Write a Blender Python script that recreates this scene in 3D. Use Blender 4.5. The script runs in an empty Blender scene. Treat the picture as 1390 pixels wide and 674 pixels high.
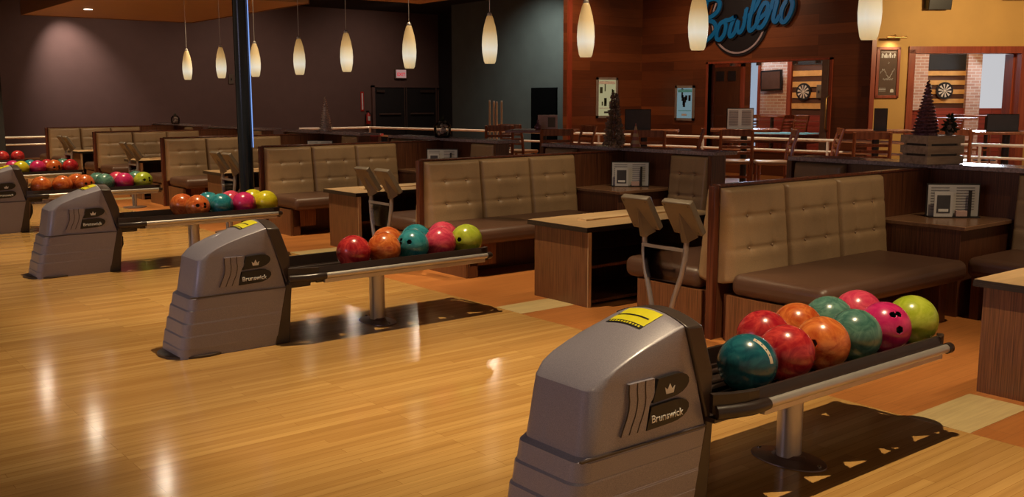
import bpy, bmesh, math, random
from mathutils import Vector, Matrix, Quaternion, noise
random.seed(7)
sc = bpy.context.scene
COL = sc.collection
PI = math.pi
P = 3.3366            # spacing of the lane pairs

# ------------------------------------------------------------------ materials
def s2l(c):
    return tuple((x / 12.92 if x <= .04045 else ((x + .055) / 1.055) ** 2.4) for x in c)

class NT:
    def __init__(s, name):
        s.m = bpy.data.materials.new(name); s.m.use_nodes = True
        s.t = s.m.node_tree; s.t.nodes.clear()
        s.out = s.n('ShaderNodeOutputMaterial'); s.b = s.n('ShaderNodeBsdfPrincipled')
        s.l(s.b.outputs[0], s.out.inputs[0])
    def n(s, typ, **k):
        x = s.t.nodes.new(typ)
        for a, v in k.items(): setattr(x, a, v)
        return x
    def l(s, a, b): s.t.links.new(a, b)
    def set(s, **k):
        names = dict(color='Base Color', rough='Roughness', metal='Metallic', spec='Specular IOR Level', coat='Coat Weight',
                     coatr='Coat Roughness', trans='Transmission Weight', emis='Emission Color', es='Emission Strength', alpha='Alpha')
        for a, v in k.items():
            i = s.b.inputs[names[a]]
            if a in ('color', 'emis'): v = (*v, 1)
            i.default_value = v
        return s
    def coords(s, scale=(1, 1, 1), kind='Object', rot=(0, 0, 0)):
        tc = s.n('ShaderNodeTexCoord'); mp = s.n('ShaderNodeMapping')
        mp.inputs['Scale'].default_value = scale; mp.inputs['Rotation'].default_value = rot
        s.l(tc.outputs[kind], mp.inputs[0]); return mp.outputs[0]
    def noise(s, vec, scale=5, detail=3, rough=.5, dist=0):
        x = s.n('ShaderNodeTexNoise'); x.inputs['Scale'].default_value = scale; x.inputs['Detail'].default_value = detail
        x.inputs['Roughness'].default_value = rough; x.inputs['Distortion'].default_value = dist
        s.l(vec, x.inputs['Vector']); return x.outputs['Fac']
    def ramp(s, fac, stops):
        r = s.n('ShaderNodeValToRGB'); e = r.color_ramp.elements
        while len(e) < len(stops): e.new(.5)
        for i, (p, c) in enumerate(stops): e[i].position = p; e[i].color = (*c, 1)
        s.l(fac, r.inputs[0]); return r.outputs[0]
    def mix(s, fac, a, b, blend='MIX'):
        x = s.n('ShaderNodeMix', data_type='RGBA', blend_type=blend)
        for inp, v in ((x.inputs['Factor'], fac), (x.inputs['A'], a), (x.inputs['B'], b)):
            if isinstance(v, (int, float)): inp.default_value = v
            elif isinstance(v, tuple): inp.default_value = (*v, 1)
            else: s.l(v, inp)
        return x.outputs['Result']
    def bump(s, h, strength=.2, dist=.01):
        x = s.n('ShaderNodeBump'); x.inputs['Strength'].default_value = strength; x.inputs['Distance'].default_value = dist
        s.l(h, x.inputs['Height']); s.l(x.outputs[0], s.b.inputs['Normal'])

def plain(name, rgb, rough=.5, metal=0, var=.12, scale=8, **k):
    n = NT(name); n.set(rough=rough, metal=metal, **k)
    f = n.noise(n.coords(), scale, 3)
    a = tuple(c * (1 - var) for c in rgb); b = tuple(c * (1 + var) for c in rgb)
    n.l(n.ramp(f, [(.3, a), (.7, b)]), n.b.inputs['Base Color'])
    return n.m

def emit(name, rgb, strength):
    n = NT(name); n.set(color=(0, 0, 0), emis=rgb, es=strength, rough=.5); return n.m

def streaky(name, c1, c2, scale, rough=.35, coat=0, detail=4):
    n = NT(name); n.set(rough=rough, coat=coat, coatr=.15)
    f = n.noise(n.coords(scale), 1, detail, .6)
    n.l(n.ramp(f, [(.32, c1), (.62, c2)]), n.b.inputs['Base Color']); n.bump(f, .08, .002)
    return n.m

def boards(name, c1, c2, length, width, rot=(0, 0, 0), rough=.25, grain=(2, 40, 1), mortar=(.03, .012, .004), ms=.0012, coat=0, bias=0):
    n = NT(name); n.set(rough=rough, coat=coat, coatr=.08)
    v = n.coords((1, 1, 1), rot=rot)
    b = n.n('ShaderNodeTexBrick'); b.offset = .37; b.offset_frequency = 3
    b.inputs['Color1'].default_value = (*c1, 1); b.inputs['Color2'].default_value = (*c2, 1); b.inputs['Mortar'].default_value = (*mortar, 1)
    b.inputs['Scale'].default_value = 1; b.inputs['Mortar Size'].default_value = ms; b.inputs['Bias'].default_value = bias
    b.inputs['Brick Width'].default_value = length; b.inputs['Row Height'].default_value = width
    n.l(v, b.inputs['Vector'])
    mp = n.n('ShaderNodeMapping'); mp.inputs['Scale'].default_value = grain; n.l(v, mp.inputs[0])
    g = n.noise(mp.outputs[0], 1, 4, .6)
    gc = n.ramp(g, [(.3, (.84, .80, .76)), (.7, (1.08, 1.08, 1.06))])
    n.l(n.mix(1.0, b.outputs['Color'], gc, 'MULTIPLY'), n.b.inputs['Base Color'])
    return n.m

M_approach = boards('maple_approach_boards', (.64, .375, .125), (.50, .265, .08), 1.2, .05, rough=.13, grain=(1.2, 26, 1), mortar=(.33, .16, .045), ms=.0009)
M_orange = boards('orange_wood_floor', (.54, .205, .058), (.46, .165, .045), 1.1, .12, rough=.3, grain=(3, 60, 1), mortar=(.2, .07, .02), ms=.0008)
M_paletile = boards('pale_maple_tile', (.68, .52, .26), (.60, .45, .22), 1.1, .1, rough=.28, grain=(3, 50, 1), mortar=(.5, .35, .18), ms=.0006)
M_zebra = streaky('zebrano_laminate', (.075, .027, .011), (.22, .088, .036), (170, 170, 3), .32)
M_darkzebra = streaky('dark_walnut_laminate', (.055, .018, .009), (.15, .052, .023), (150, 150, 3), .3)
M_post = streaky('reddish_post_wood', (.055, .015, .009), (.135, .036, .016), (90, 90, 2), .25)
M_tabletop = streaky('maple_table_top', (.46, .29, .145), (.56, .36, .19), (3, 40, 3), .38)
M_strip = streaky('pale_maple_strip', (.56, .38, .2), (.68, .46, .26), (3, 40, 3), .4)
M_edge = plain('black_table_edge', (.02, .013, .01), .35)
M_ledge = streaky('brown_ledge_top', (.17, .085, .045), (.24, .12, .066), (3, 30, 3), .25)
def leather(name, c, rough=.36):
    n = NT(name); n.set(rough=rough)
    v = n.coords()
    f = n.noise(v, 260, 2); g = n.noise(v, 3, 3)
    n.l(n.mix(1.0, n.ramp(g, [(.3, tuple(x * .85 for x in c)), (.7, tuple(x * 1.1 for x in c))]), n.ramp(f, [(.3, (.8, .8, .8)), (.7, (1.1, 1.1, 1.1))]), 'MULTIPLY'), n.b.inputs['Base Color'])
    n.bump(f, .12, .002)
    return n.m
M_tan = leather('tan_vinyl', (.32, .20, .105), .44)
M_seat = leather('brown_vinyl', (.095, .044, .026), .42)
M_button = plain('tan_button', (.25, .15, .085), .4)
def hoodmat():
    n = NT('speckled_silver_plastic'); n.set(rough=.42, metal=.1, coat=.35, coatr=.14)
    v = n.coords()
    f = n.noise(v, 420, 2, .7)
    n.l(n.ramp(f, [(.3, (.215, .195, .23)), (.7, (.37, .335, .39))]), n.b.inputs['Base Color']); n.bump(f, .05, .001)
    return n.m
M_hood = hoodmat()
M_hooddark = plain('dark_brown_plastic', (.055, .036, .028), .35)
M_tray = plain('black_brown_rubber', (.035, .022, .018), .3)
M_black = plain('black_plastic', (.012, .010, .010), .4)
M_alu = plain('satin_aluminium', (.60, .54, .49), .38, .65, .05)
M_chrome = plain('polished_steel', (.6, .56, .54), .16, 1, .03)
M_base = plain('dark_cast_base', (.20, .13, .105), .3, .5)
M_white = plain('white_print', (.75, .72, .68), .5)
M_yellow = plain('yellow_sticker', (.80, .72, .02), .4, emis=(0, 0, 0))
M_console = plain('beige_grey_plastic', (.12, .088, .06), .4)
M_posterframe = plain('grey_poster_frame', (.26, .23, .21), .4)
M_pole = plain('pale_metal_pole', (.26, .22, .21), .3, .5)
M_screen = plain('dark_screen', (.02, .02, .025), .15)
def glass(name, tint=(1, 1, 1), rough=.03):
    n = NT(name); n.t.nodes.remove(n.b)
    g = n.n('ShaderNodeBsdfGlossy'); g.inputs['Roughness'].default_value = rough
    t = n.n('ShaderNodeBsdfTransparent'); t.inputs[0].default_value = (*tint, 1)
    f = n.n('ShaderNodeFresnel'); f.inputs[0].default_value = 1.45
    m = n.n('ShaderNodeMixShader'); n.l(f.outputs[0], m.inputs[0]); n.l(t.outputs[0], m.inputs[1]); n.l(g.outputs[0], m.inputs[2])
    n.l(m.outputs[0], n.out.inputs[0]); return n.m
M_glass = glass('clear_acrylic', (.9, .88, .86))
M_purple = plain('plum_painted_wall', (.128, .070, .056), .75, var=.05, scale=3)
M_teal = plain('slate_painted_wall', (.10, .118, .108), .6, var=.08, scale=2)
M_dark = plain('black_painted_wall', (.012, .010, .010), .7)
M_void = plain('painted_recess_shade', (.004, .004, .004), 1, spec=.0)
M_ceil = plain('black_ceiling_paint', (.012, .009, .008), .9)
M_yel = plain('ochre_painted_wall', (.52, .30, .085), .7, var=.06, scale=2)
M_cloud = streaky('orange_wood_panel', (.40, .225, .08), (.50, .285, .105), (2, 30, 2), .4)
M_cloudside = streaky('brown_wood_fascia', (.16, .06, .02), (.2, .08, .03), (2, 2, 20), .5)
M_planks = boards('reddish_wall_planks', (.20, .060, .019), (.10, .028, .010), 1.5, .19, rot=(PI / 2, 0, 0), rough=.35, grain=(2, 25, 1), mortar=(.07, .016, .006), ms=.002)
M_planksX = boards('reddish_wall_planks_side', (.20, .048, .014), (.125, .028, .009), 1.5, .19, rot=(0, 0, 0), rough=.35, grain=(2, 25, 1), mortar=(.07, .016, .006), ms=.002)
M_redtrim = streaky('red_mahogany_trim', (.20, .038, .018), (.30, .06, .026), (20, 20, 2), .3)
M_chair = streaky('cherry_chair_wood', (.19, .06, .026), (.32, .11, .045), (25, 25, 3), .25)
M_chairseat = plain('tan_chair_seat', (.30, .17, .09), .3)
M_rail = plain('cream_rail_paint', (.80, .72, .62), .25, .1)
M_crate = streaky('weathered_crate_wood', (.34, .24, .155), (.54, .39, .26), (4, 30, 30), .6)
M_paper = plain('white_menu_card', (.55, .52, .50), .6, var=.05)
M_ink = plain('grey_print_lines', (.22, .2, .2), .6)
M_darkcard = plain('dark_slate_card', (.05, .045, .05), .5)
M_kraft = plain('pinkish_cardboard', (.52, .34, .29), .7)
M_red = plain('red_enamel', (.5, .03, .02), .35)
M_redtop = plain('red_table_top', (.6, .05, .05), .3)
M_teallet = plain('blue_sign_face', (.001, .13, .38), .35, var=.05)
M_signdark = plain('sign_black_outline', (.008, .006, .008), .4)
M_signring = plain('sign_pale_ring', (.34, .27, .28), .4)
M_green = plain('pine_green', (.045, .06, .03), .8, var=.5, scale=40)
M_brownneedle = plain('frosted_brown_needles', (.32, .22, .16), .8, var=.5, scale=40)
M_wire = plain('glitter_wire_purple', (.19, .08, .10), .3, .5, var=.6, scale=60)
M_wire2 = plain('silver_glitter_wire', (.6, .5, .46), .3, .5, var=.5, scale=60)
M_gold = plain('dull_gold', (.35, .2, .06), .35, .7)
M_brass = plain('brass_metal', (.35, .2, .07), .3, .9)
M_brick = None
def brickmat():
    n = NT('pinkish_brick'); n.set(rough=.8)
    b = n.n('ShaderNodeTexBrick'); n.l(n.coords((1, 1, 1), rot=(PI / 2, 0, 0)), b.inputs['Vector'])
    b.inputs['Color1'].default_value = (.55, .33, .25, 1); b.inputs['Color2'].default_value = (.42, .22, .16, 1); b.inputs['Mortar'].default_value = (.6, .52, .46, 1)
    b.inputs['Scale'].default_value = 1; b.inputs['Brick Width'].default_value = .22; b.inputs['Row Height'].default_value = .075; b.inputs['Mortar Size'].default_value = .008
    n.l(b.outputs['Color'], n.b.inputs['Base Color']); return n.m
M_brick = brickmat()
M_striped = plain('dark_stripe_board', (.09, .035, .02), .5)
M_stripel = plain('honey_stripe_board', (.62, .33, .10), .45)
M_wains = boards('red_wainscot', (.30, .045, .025), (.22, .03, .018), 2, .12, rot=(PI / 2, 0, 0), rough=.4, ms=.004)
M_slate = plain('chalkboard_slate', (.085, .045, .028), .7)
M_felt = plain('cyan_pool_felt', (.14, .62, .75), .8)
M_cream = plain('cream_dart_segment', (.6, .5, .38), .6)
M_day = emit('daylight_window_glow', (.96, .96, 1.0), .57)
M_day2 = emit('daylight_window_strip', (.60, .76, 1.0), .7)
M_bulb = emit('warm_lamp_lens', (1.0, .82, .6), 260)
M_exit = emit('exit_sign_face', (1.0, .55, .5), .35)
M_exitred = emit('exit_letter_red', (1.0, .03, .06), .55)
M_blueglint = emit('blue_reflection_glow', (.25, .45, 1.0), .9)
def pendmat():
    n = NT('amber_glass_shade'); n.set(color=(.5, .4, .25), rough=.25)
    tc = n.n('ShaderNodeTexCoord'); sp = n.n('ShaderNodeSeparateXYZ'); n.l(tc.outputs['Object'], sp.inputs[0])
    mr = n.n('ShaderNodeMapRange'); mr.inputs[1].default_value = 0; mr.inputs[2].default_value = .42; n.l(sp.outputs[2], mr.inputs[0])
    c = n.ramp(mr.outputs[0], [(.0, (.50, .36, .17)), (.12, (.58, .47, .27)), (.30, (.68, .64, .52)), (.48, (.62, .52, .33)), (.72, (.44, .27, .10)), (1.0, (.26, .13, .035))])
    n.l(c, n.b.inputs['Emission Color']); n.b.inputs['Emission Strength'].default_value = .95
    return n.m
M_pend = pendmat()
def ballmat(name, c1, c2, sc_=3.0):
    n = NT(name); n.set(rough=.24, coat=.3, coatr=.1)
    v = n.coords()
    f = n.noise(v, 8 * sc_ / 3, 5, .62, 3.0)
    n.l(n.ramp(f, [(.35, c1), (.5, tuple((a + b) / 2 for a, b in zip(c1, c2))), (.62, c2)]), n.b.inputs['Base Color'])
    return n.m
BM = {
 'blue': ballmat('marbled_blue_ball', (.008, .075, .115), (.02, .15, .19)),
 'red': ballmat('marbled_red_ball', (.34, .006, .02), (.66, .06, .05)),
 'orange': ballmat('marbled_orange_ball', (.46, .065, .014), (.74, .22, .05)),
 'teal': ballmat('marbled_teal_ball', (.045, .135, .11), (.14, .29, .22)),
 'cyan': ballmat('marbled_cyan_ball', (.01, .17, .22), (.05, .30, .34)),
 'magenta': ballmat('marbled_magenta_ball', (.50, .012, .12), (.66, .04, .16)),
 'pink': ballmat('marbled_pink_ball', (.55, .03, .09), (.78, .10, .15)),
 'lime': ballmat('marbled_lime_ball', (.33, .42, .02), (.48, .55, .06)),
 'yellow': ballmat('marbled_yellow_ball', (.55, .48, .01), (.72, .62, .03)),
}

# ------------------------------------------------------------------ mesh helper
class MB:
    def __init__(s): s.v = []; s.f = []; s.mi = []; s.cur = 0; s.st = []
    def add(s, vs, fs):
        o = len(s.v); s.st.append((o, len(s.f))); s.v += [tuple(v) for v in vs]; s.f += [tuple(i + o for i in f) for f in fs]; s.mi += [s.cur] * len(fs); return s
    def mat(s, i): s.cur = i; return s
    def box(s, x0, x1, y0, y1, z0, z1):
        vs = [(x, y, z) for z in (z0, z1) for y in (y0, y1) for x in (x0, x1)]
        return s.add(vs, [(0, 2, 3, 1), (4, 5, 7, 6), (0, 1, 5, 4), (2, 6, 7, 3), (0, 4, 6, 2), (1, 3, 7, 5)])
    def obox(s, c, size, rot):
        h = [a / 2 for a in size]; R = rot
        vs = [Vector(c) + R @ Vector((x, y, z)) for z in (-h[2], h[2]) for y in (-h[1], h[1]) for x in (-h[0], h[0])]
        return s.add(vs, [(0, 2, 3, 1), (4, 5, 7, 6), (0, 1, 5, 4), (2, 6, 7, 3), (0, 4, 6, 2), (1, 3, 7, 5)])
    def prism(s, pts, axis, lo, hi):
        """pts: outline; axis 'y': pts are (x,z); 'z': (x,y); 'x': (y,z)"""
        def mk(a, b, t): return {'y': (a, t, b), 'z': (a, b, t), 'x': (t, a, b)}[axis]
        n = len(pts); vs = [mk(a, b, lo) for a, b in pts] + [mk(a, b, hi) for a, b in pts]
        ar = sum(pts[i][0] * pts[(i + 1) % n][1] - pts[(i + 1) % n][0] * pts[i][1] for i in range(n))
        fs = [tuple(range(n))[::-1], tuple(range(n, 2 * n))] + [(i, (i + 1) % n, n + (i + 1) % n, n + i) for i in range(n)]
        if (ar < 0) != (axis == 'y'): fs = [f[::-1] for f in fs]
        return s.add(vs, fs)
    def tube(s, pts, r, n=12, caps=True):
        pts = [Vector(p) for p in pts]; rs = r if isinstance(r, (list, tuple)) else [r] * len(pts)
        vs = []; up = None
        for i, p in enumerate(pts):
            d = (pts[min(i + 1, len(pts) - 1)] - pts[max(i - 1, 0)]).normalized()
            if up is None:
                up = Vector((0, 0, 1)) if abs(d.z) < .9 else Vector((1, 0, 0))
            a = d.cross(up).normalized(); b = a.cross(d).normalized(); up = b
            for k in range(n):
                t = 2 * PI * k / n; vs.append(p + (a * math.cos(t) + b * math.sin(t)) * rs[i])
        fs = [(i * n + k, i * n + (k + 1) % n, (i + 1) * n + (k + 1) % n, (i + 1) * n + k) for i in range(len(pts) - 1) for k in range(n)]
        if caps: fs += [tuple(range(n))[::-1], tuple(range((len(pts) - 1) * n, len(pts) * n))]
        return s.add(vs, fs)
    def lathe(s, prof, c=(0, 0, 0), n=24, sx=1, sy=1):
        vs = []; fs = []
        for r, z in prof:
            for k in range(n):
                t = 2 * PI * k / n; vs.append((c[0] + r * sx * math.cos(t), c[1] + r * sy * math.sin(t), c[2] + z))
        m = len(prof)
        fs = [(i * n + k, i * n + (k + 1) % n, (i + 1) * n + (k + 1) % n, (i + 1) * n + k) for i in range(m - 1) for k in range(n)]
        fs += [tuple(range(n))[::-1], tuple(range((m - 1) * n, m * n))]
        return s.add(vs, fs)
    def build(s, name, mats, parent=None, origin=(0, 0, 0), bevel=0, seg=2, angle=35, subd=0):
        if not isinstance(mats, (list, tuple)): mats = [mats]
        me = bpy.data.meshes.new(name)
        o_ = Vector(origin)
        me.from_pydata([Vector(v) - o_ for v in s.v], [], s.f); me.update()
        bm = bmesh.new(); bm.from_mesh(me); bmesh.ops.recalc_face_normals(bm, faces=bm.faces); bm.to_mesh(me); bm.free()
        for m in mats: me.materials.append(m)
        me.polygons.foreach_set('material_index', s.mi)
        me.polygons.foreach_set('use_smooth', [True] * len(me.polygons))
        me.set_sharp_from_angle(angle=math.radians(angle))
        o = bpy.data.objects.new(name, me); COL.objects.link(o)
        if parent: o.parent = parent
        else: o.location = o_
        if bevel:
            b = o.modifiers.new('bevel', 'BEVEL'); b.width = bevel; b.segments = seg; b.limit_method = 'ANGLE'; b.angle_limit = math.radians(40)
            b.harden_normals = False
        if subd:
            b = o.modifiers.new('subd', 'SUBSURF'); b.levels = subd; b.render_levels = subd
        return o

def each(mb, name, mats, parent, origin=(0, 0, 0), **k):
    """one object per added shape"""
    st = mb.st + [(len(mb.v), len(mb.f))]; out = []
    for (v0, f0), (v1, f1) in zip(st, st[1:]):
        m = MB(); m.add(mb.v[v0:v1], [tuple(i - v0 for i in f) for f in mb.f[f0:f1]]); out.append(m.build(name, mats, parent, origin, **k))
    return out

def tag(o, label=None, cat=None, group=None, kind=None):
    if label: o['label'] = label
    if cat: o['category'] = cat
    if group: o['group'] = group
    if kind: o['kind'] = kind
    return o
def thing(name, label, cat, loc=(0, 0, 0), rz=0, group=None):
    o = bpy.data.objects.new(name, None); COL.objects.link(o); o.empty_display_size = .1
    o.location = loc; o.rotation_euler = (0, 0, rz); return tag(o, label, cat, group)
def struct(name, mb, mats, **k): return tag(mb.build(name, mats, **k), kind='structure')
def dup(root, loc, rz=None, label=None, group=None, skip=()):
    r = root.copy(); COL.objects.link(r); r.location = loc
    if rz is not None: r.rotation_euler = (0, 0, rz)
    tag(r, label, None, group)
    for ch in list(root.children):
        if ch.name.split('.')[0] in skip: continue
        c = ch.copy(); COL.objects.link(c); c.parent = r
        for g in list(ch.children):
            d = g.copy(); COL.objects.link(d); d.parent = c
    return r
def text_part(name, body, width, loc, rot, mat, parent, shear=0, bold=0.0, depth=.0015):
    cu = bpy.data.curves.new(name, 'FONT'); cu.body = body; cu.size = 1; cu.extrude = 0; cu.offset = bold; cu.shear = shear; cu.resolution_u = 3
    t = bpy.data.objects.new(name + '_tmp', cu); COL.objects.link(t); bpy.context.view_layer.update()
    dg = bpy.context.evaluated_depsgraph_get(); me = bpy.data.meshes.new_from_object(t.evaluated_get(dg))
    xs = [v.co.x for v in me.vertices]; ys = [v.co.y for v in me.vertices]
    k = width / (max(xs) - min(xs))
    me.transform(Matrix.Scale(k, 4) @ Matrix.Translation((-min(xs), -min(ys), 0)))
    bpy.data.objects.remove(t)
    me.materials.clear(); me.materials.append(mat); me.name = name
    o = bpy.data.objects.new(name, me); COL.objects.link(o)
    o.parent = parent; o.location = loc; o.rotation_euler = rot
    sol = o.modifiers.new('depth', 'SOLIDIFY'); sol.thickness = depth; sol.offset = 0
    return o

# ------------------------------------------------------------------ setting
XB = 4.27
struct('floor', MB().box(-6, XB, -3, 28, -.1, 0), M_approach)
struct('floor_seating', MB().box(XB, 28, -3, 30, -.1, 0), M_orange)
for i, y in enumerate((2.05, 5.26, 8.6, 11.95, 15.3)):
    struct('floor_tile', MB().box(XB, XB + .59, y, y + .30, -.02, .0015), M_paletile, origin=(XB, y, 0))
struct('ceiling', MB().box(-6, 28, -3, 30, 4.3, 4.4), M_ceil)
w = struct('wall_far', MB().box(-6, 19.3, 28, 28.2, 0, 4.3), M_purple)
struct('wall_far_return', MB().box(19.1, 19.3, 23.6, 28, 0, 4.3), M_dark)
struct('wall_slate', MB().box(17.5, 17.7, 15.6, 24.93, 0, 4.3).box(17.7, 19.1, 24.8, 24.93, 0, 4.3), M_teal)
# wood walls
WW = 16.0
wb = MB().box(WW, WW + .15, 9.86, 10.72, 0, 4.3).box(WW, WW + .15, 13.60, 15.5, 0, 4.3).box(WW, WW + .15, 10.72, 13.60, 2.2, 4.3).box(WW, WW + .15, 10.72, 13.60, 0, .5)
def planks_plane(o):  # rotate mesh so boards texture runs along Y with rows in Z
    pass
# a wall in the YZ plane: build in XZ plane then turn it, so the plank texture follows the wall
def wall_turned(name, rects, mat, loc, ang, thick=.15):
    mb = MB()
    for a0, a1, z0, z1 in rects: mb.box(a0, a1, 0, thick, z0, z1)
    o = struct(name, mb, mat); o.location = loc; o.rotation_euler = (0, 0, ang); return o
# local x = along wall; at angle -90 deg local x -> -Y, local y (thickness) -> +X
wall_turned('wall_plank', [(0, 1.9, 0, 4.3), (4.78, 5.64, 0, 4.3), (1.9, 4.78, 2.2, 4.3), (1.9, 4.78, 0, .5)], M_planks, (WW, 15.5, 0), -PI / 2)
wall_turned('wall_plank_side', [(13.79, 16.15, 0, 4.3)], M_planks, (0, 15.5, 0), 0, .12)
wall_turned('wall_plank_return', [(0, .10, 0, 4.3)], M_redtrim, (13.79, 15.45, 0), 0, .05)
# yellow wall, 45 degrees: local x along (.783,-.622)
YA = math.atan2(-.622, .783); YO = (16.02, 9.86, 0)
Dd = Vector((.783, -.622, 0)); Nn = Vector((.622, .783, 0))
def YP(s, t, z): return Vector(YO) + Dd * s + Nn * t + Vector((0, 0, z))
wall_turned('wall_ochre', [(0, .69, 0, 4.3), (2.71, 6, 0, 4.3), (.69, 2.71, 2.37, 4.3)], M_yel, YO, YA, .2)
wall_turned('trim_1', [(-.06, .02, 0, 4.3)], M_redtrim, YO, YA, .06).location = YP(0, -.06, 0)
tr = wall_turned('trim_2', [(.61, .72, 0, 2.34), (2.6, 2.74, 0, 2.34), (.61, 2.74, 2.28, 2.40)], M_redtrim, YO, YA, .34); tr.location = YP(0, -.04, 0)
tr = wall_turned('trim_3', [(2.57, 2.60, 0, 2.28), (2.62, 2.65, 0, 2.28), (2.67, 2.70, 0, 2.28)], M_redtrim, YO, YA, .3); tr.location = YP(0, .2, 0)
# dining room behind (t = depth behind the ochre wall)
TB = 8.0
wall_turned('wall_dining_brick', [(3.93, 4.28, 1.2, 3.2), (5.29, 5.65, 0, 3.2)], M_brick, YP(0, TB - .1, 0), YA, .2)
wall_turned('wall_dining_upper', [(3.3, 7.5, 2.22, 3.2), (6.5, 9, 0, 3.2)], M_dark, YP(0, TB + .02, 0), YA, .2)
wall_turned('wall_dining_wainscot', [(3.3, 7.5, 0, 1.24)], M_wains, YP(0, TB - .04, 0), YA, .2)
wall_turned('wall_dining_boards', [(3.3, 5.29, 1.24, 2.22)], M_striped, YP(0, TB + .04, 0), YA, .2)
ms = MB()
for i in range(4): ms.box(3.3, 5.29, 0, .03, 1.37 + i * .235, 1.37 + i * .235 + .115)
o = struct('wall_dining_stripes', ms, M_stripel); o.location = YP(0, TB + .005, 0); o.rotation_euler = (0, 0, YA)
wall_turned('window_1', [(5.66, 6.45, 1.1, 2.75)], M_day, YP(0, TB, 0), YA, .05)
mw = MB().box(5.62, 5.66, -.04, .08, 1.04, 2.8).box(6.45, 6.5, -.04, .08, 1.04, 2.8).box(5.62, 6.5, -.04, .08, 2.75, 2.82).box(5.62, 6.5, -.04, .08, 1.04, 1.10)
o = struct('trim_4', mw, M_redtrim); o.location = YP(0, TB, 0); o.rotation_euler = (0, 0, YA)
# room added behind the plank wall to stand in for a mirror's reflection
XR = 20.5
wall_turned('wall_sideroom', [(0, 1.45, 0, 3.4)], M_planks, (XR, 17.5, 0), -PI / 2)
wall_turned('wall_sideroom_brick', [(1.78, 2.60, 1.1, 3.4)], M_brick, (XR, 17.5, 0), -PI / 2)
wall_turned('wall_sideroom_wainscot', [(1.72, 4.2, 0, 1.1)], M_wains, (XR - .02, 17.5, 0), -PI / 2)
wall_turned('wall_sideroom_boards', [(2.72, 4.2, 1.1, 2.3)], M_striped, (XR + .02, 17.5, 0), -PI / 2)
wall_turned('wall_sideroom_upper', [(2.72, 4.2, 2.3, 3.4)], M_dark, (XR, 17.5, 0), -PI / 2)
wall_turned('trim_5', [(2.60, 2.72, 0, 3.4), (1.72, 1.78, 0, 3.4)], M_redtrim, (XR - .05, 17.5, 0), -PI / 2)
ms = MB()
for i in range(4): ms.box(2.74, 4.2, -.02, .03, 1.25 + i * .26, 1.25 + i * .26 + .13)
o = struct('wall_sideroom_stripes', ms, M_stripel); o.location = (XR, 17.5, 0); o.rotation_euler = (0, 0, -PI / 2)
wall_turned('window_2', [(1.47, 1.70, .3, 3.2)], M_day2, (XR, 17.5, 0), -PI / 2, .04)
ms = MB().box(.25, 1.20, -.06, 0, 0, 2.3)
o = struct('door_1', ms, M_darkzebra); o.location = (XR, 17.5, 0); o.rotation_euler = (0, 0, -PI / 2)
ms = MB().box(.42, .66, -.09, -.06, 1.95, 2.2).box(.80, 1.04, -.09, -.06, 1.95, 2.2)
q = ms.build('door_pane', M_screen, o)
ms = MB().box(.16, .25, -.08, 0, 0, 2.4).box(1.20, 1.29, -.08, 0, 0, 2.4).box(.16, 1.29, -.08, 0, 2.3, 2.4)
o = struct('trim_6', ms, M_redtrim); o.location = (XR, 17.5, 0); o.rotation_euler = (0, 0, -PI / 2)
struct('wall_sideroom_end', MB().prism([(16.2, 10.3), (20.6, 13.3), (20.6, 13.0), (16.2, 10.0)], 'z', 0, 3.4), M_planksX)
struct('wall_sideroom_far', MB().box(16.2, 20.6, 17.5, 17.6, 0, 3.4), M_planksX)
# frame of the mirror on plank wall, modelled as a glazed opening
ms = MB().box(WW - .03, WW + .2, 10.66, 10.72, .5, 2.24).box(WW - .03, WW + .2, 13.60, 13.64, .5, 2.24).box(WW - .03, WW + .2, 10.66, 13.64, 2.2, 2.24).box(WW - .03, WW + .2, 10.66, 13.64, .46, .5)
o = struct('mirror_window', ms, M_redtrim)
MB().box(WW + .05, WW + .06, 10.72, 13.6, .5, 2.2).build('window_pane', M_glass, o)
MB().box(WW - .05, WW + .04, 10.73, 10.86, .5, 2.2).build('window_mullion', M_base, o)
ms = MB()
for y in (13.0, 12.35, 11.5, 11.0): ms.box(WW - .02, WW + .07, y - .03, y + .03, 2.14, 2.2)
ms.build('window_clip', M_chrome, o)
MB().tube([(WW - .02, 10.7, 1.55), (WW - .12, 10.7, 1.5), (WW - .12, 10.7, .95), (WW - .02, 10.7, .9)], .018).build('window_handle', M_brass, o)
# dark masking at the far left, black slab painted as the shade inside the slate wall opening
struct('wall_masking', MB().box(-2.0, 4.12, 20.5, 20.7, 0, 4.3), M_dark)
struct('wall_slate_painted_opening', MB().box(17.44, 17.52, 20.04, 21.08, .0, 1.80), M_void)
# exit doors
zd = 1.88
d = struct('door_2', MB().box(16.55, 17.70, 27.93, 27.99, 0, zd).box(17.73, 18.95, 27.93, 27.99, 0, zd), M_dark)
MB().box(16.45, 16.55, 27.9, 28, 0, zd + .06).box(16.45, 19.05, 27.9, 28, zd, zd + .06).build('door_frame', M_purple, d)
MB().box(17.67, 17.69, 27.9, 27.94, .5, zd).box(17.74, 17.76, 27.9, 27.94, .5, zd).box(18.92, 18.95, 27.9, 27.94, .2, zd).build('door_edge', M_base, d)
MB().box(16.6, 16.9, 27.86, 27.93, zd - .16, zd - .08).box(18.3, 18.85, 27.86, 27.93, zd - .16, zd - .08).build('door_closer', M_hooddark, d)
MB().box(16.7, 17.5, 27.86, 27.92, 1.0, 1.05).box(17.9, 18.8, 27.86, 27.92, 1.0, 1.05).build('door_handle', M_base, d)
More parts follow.
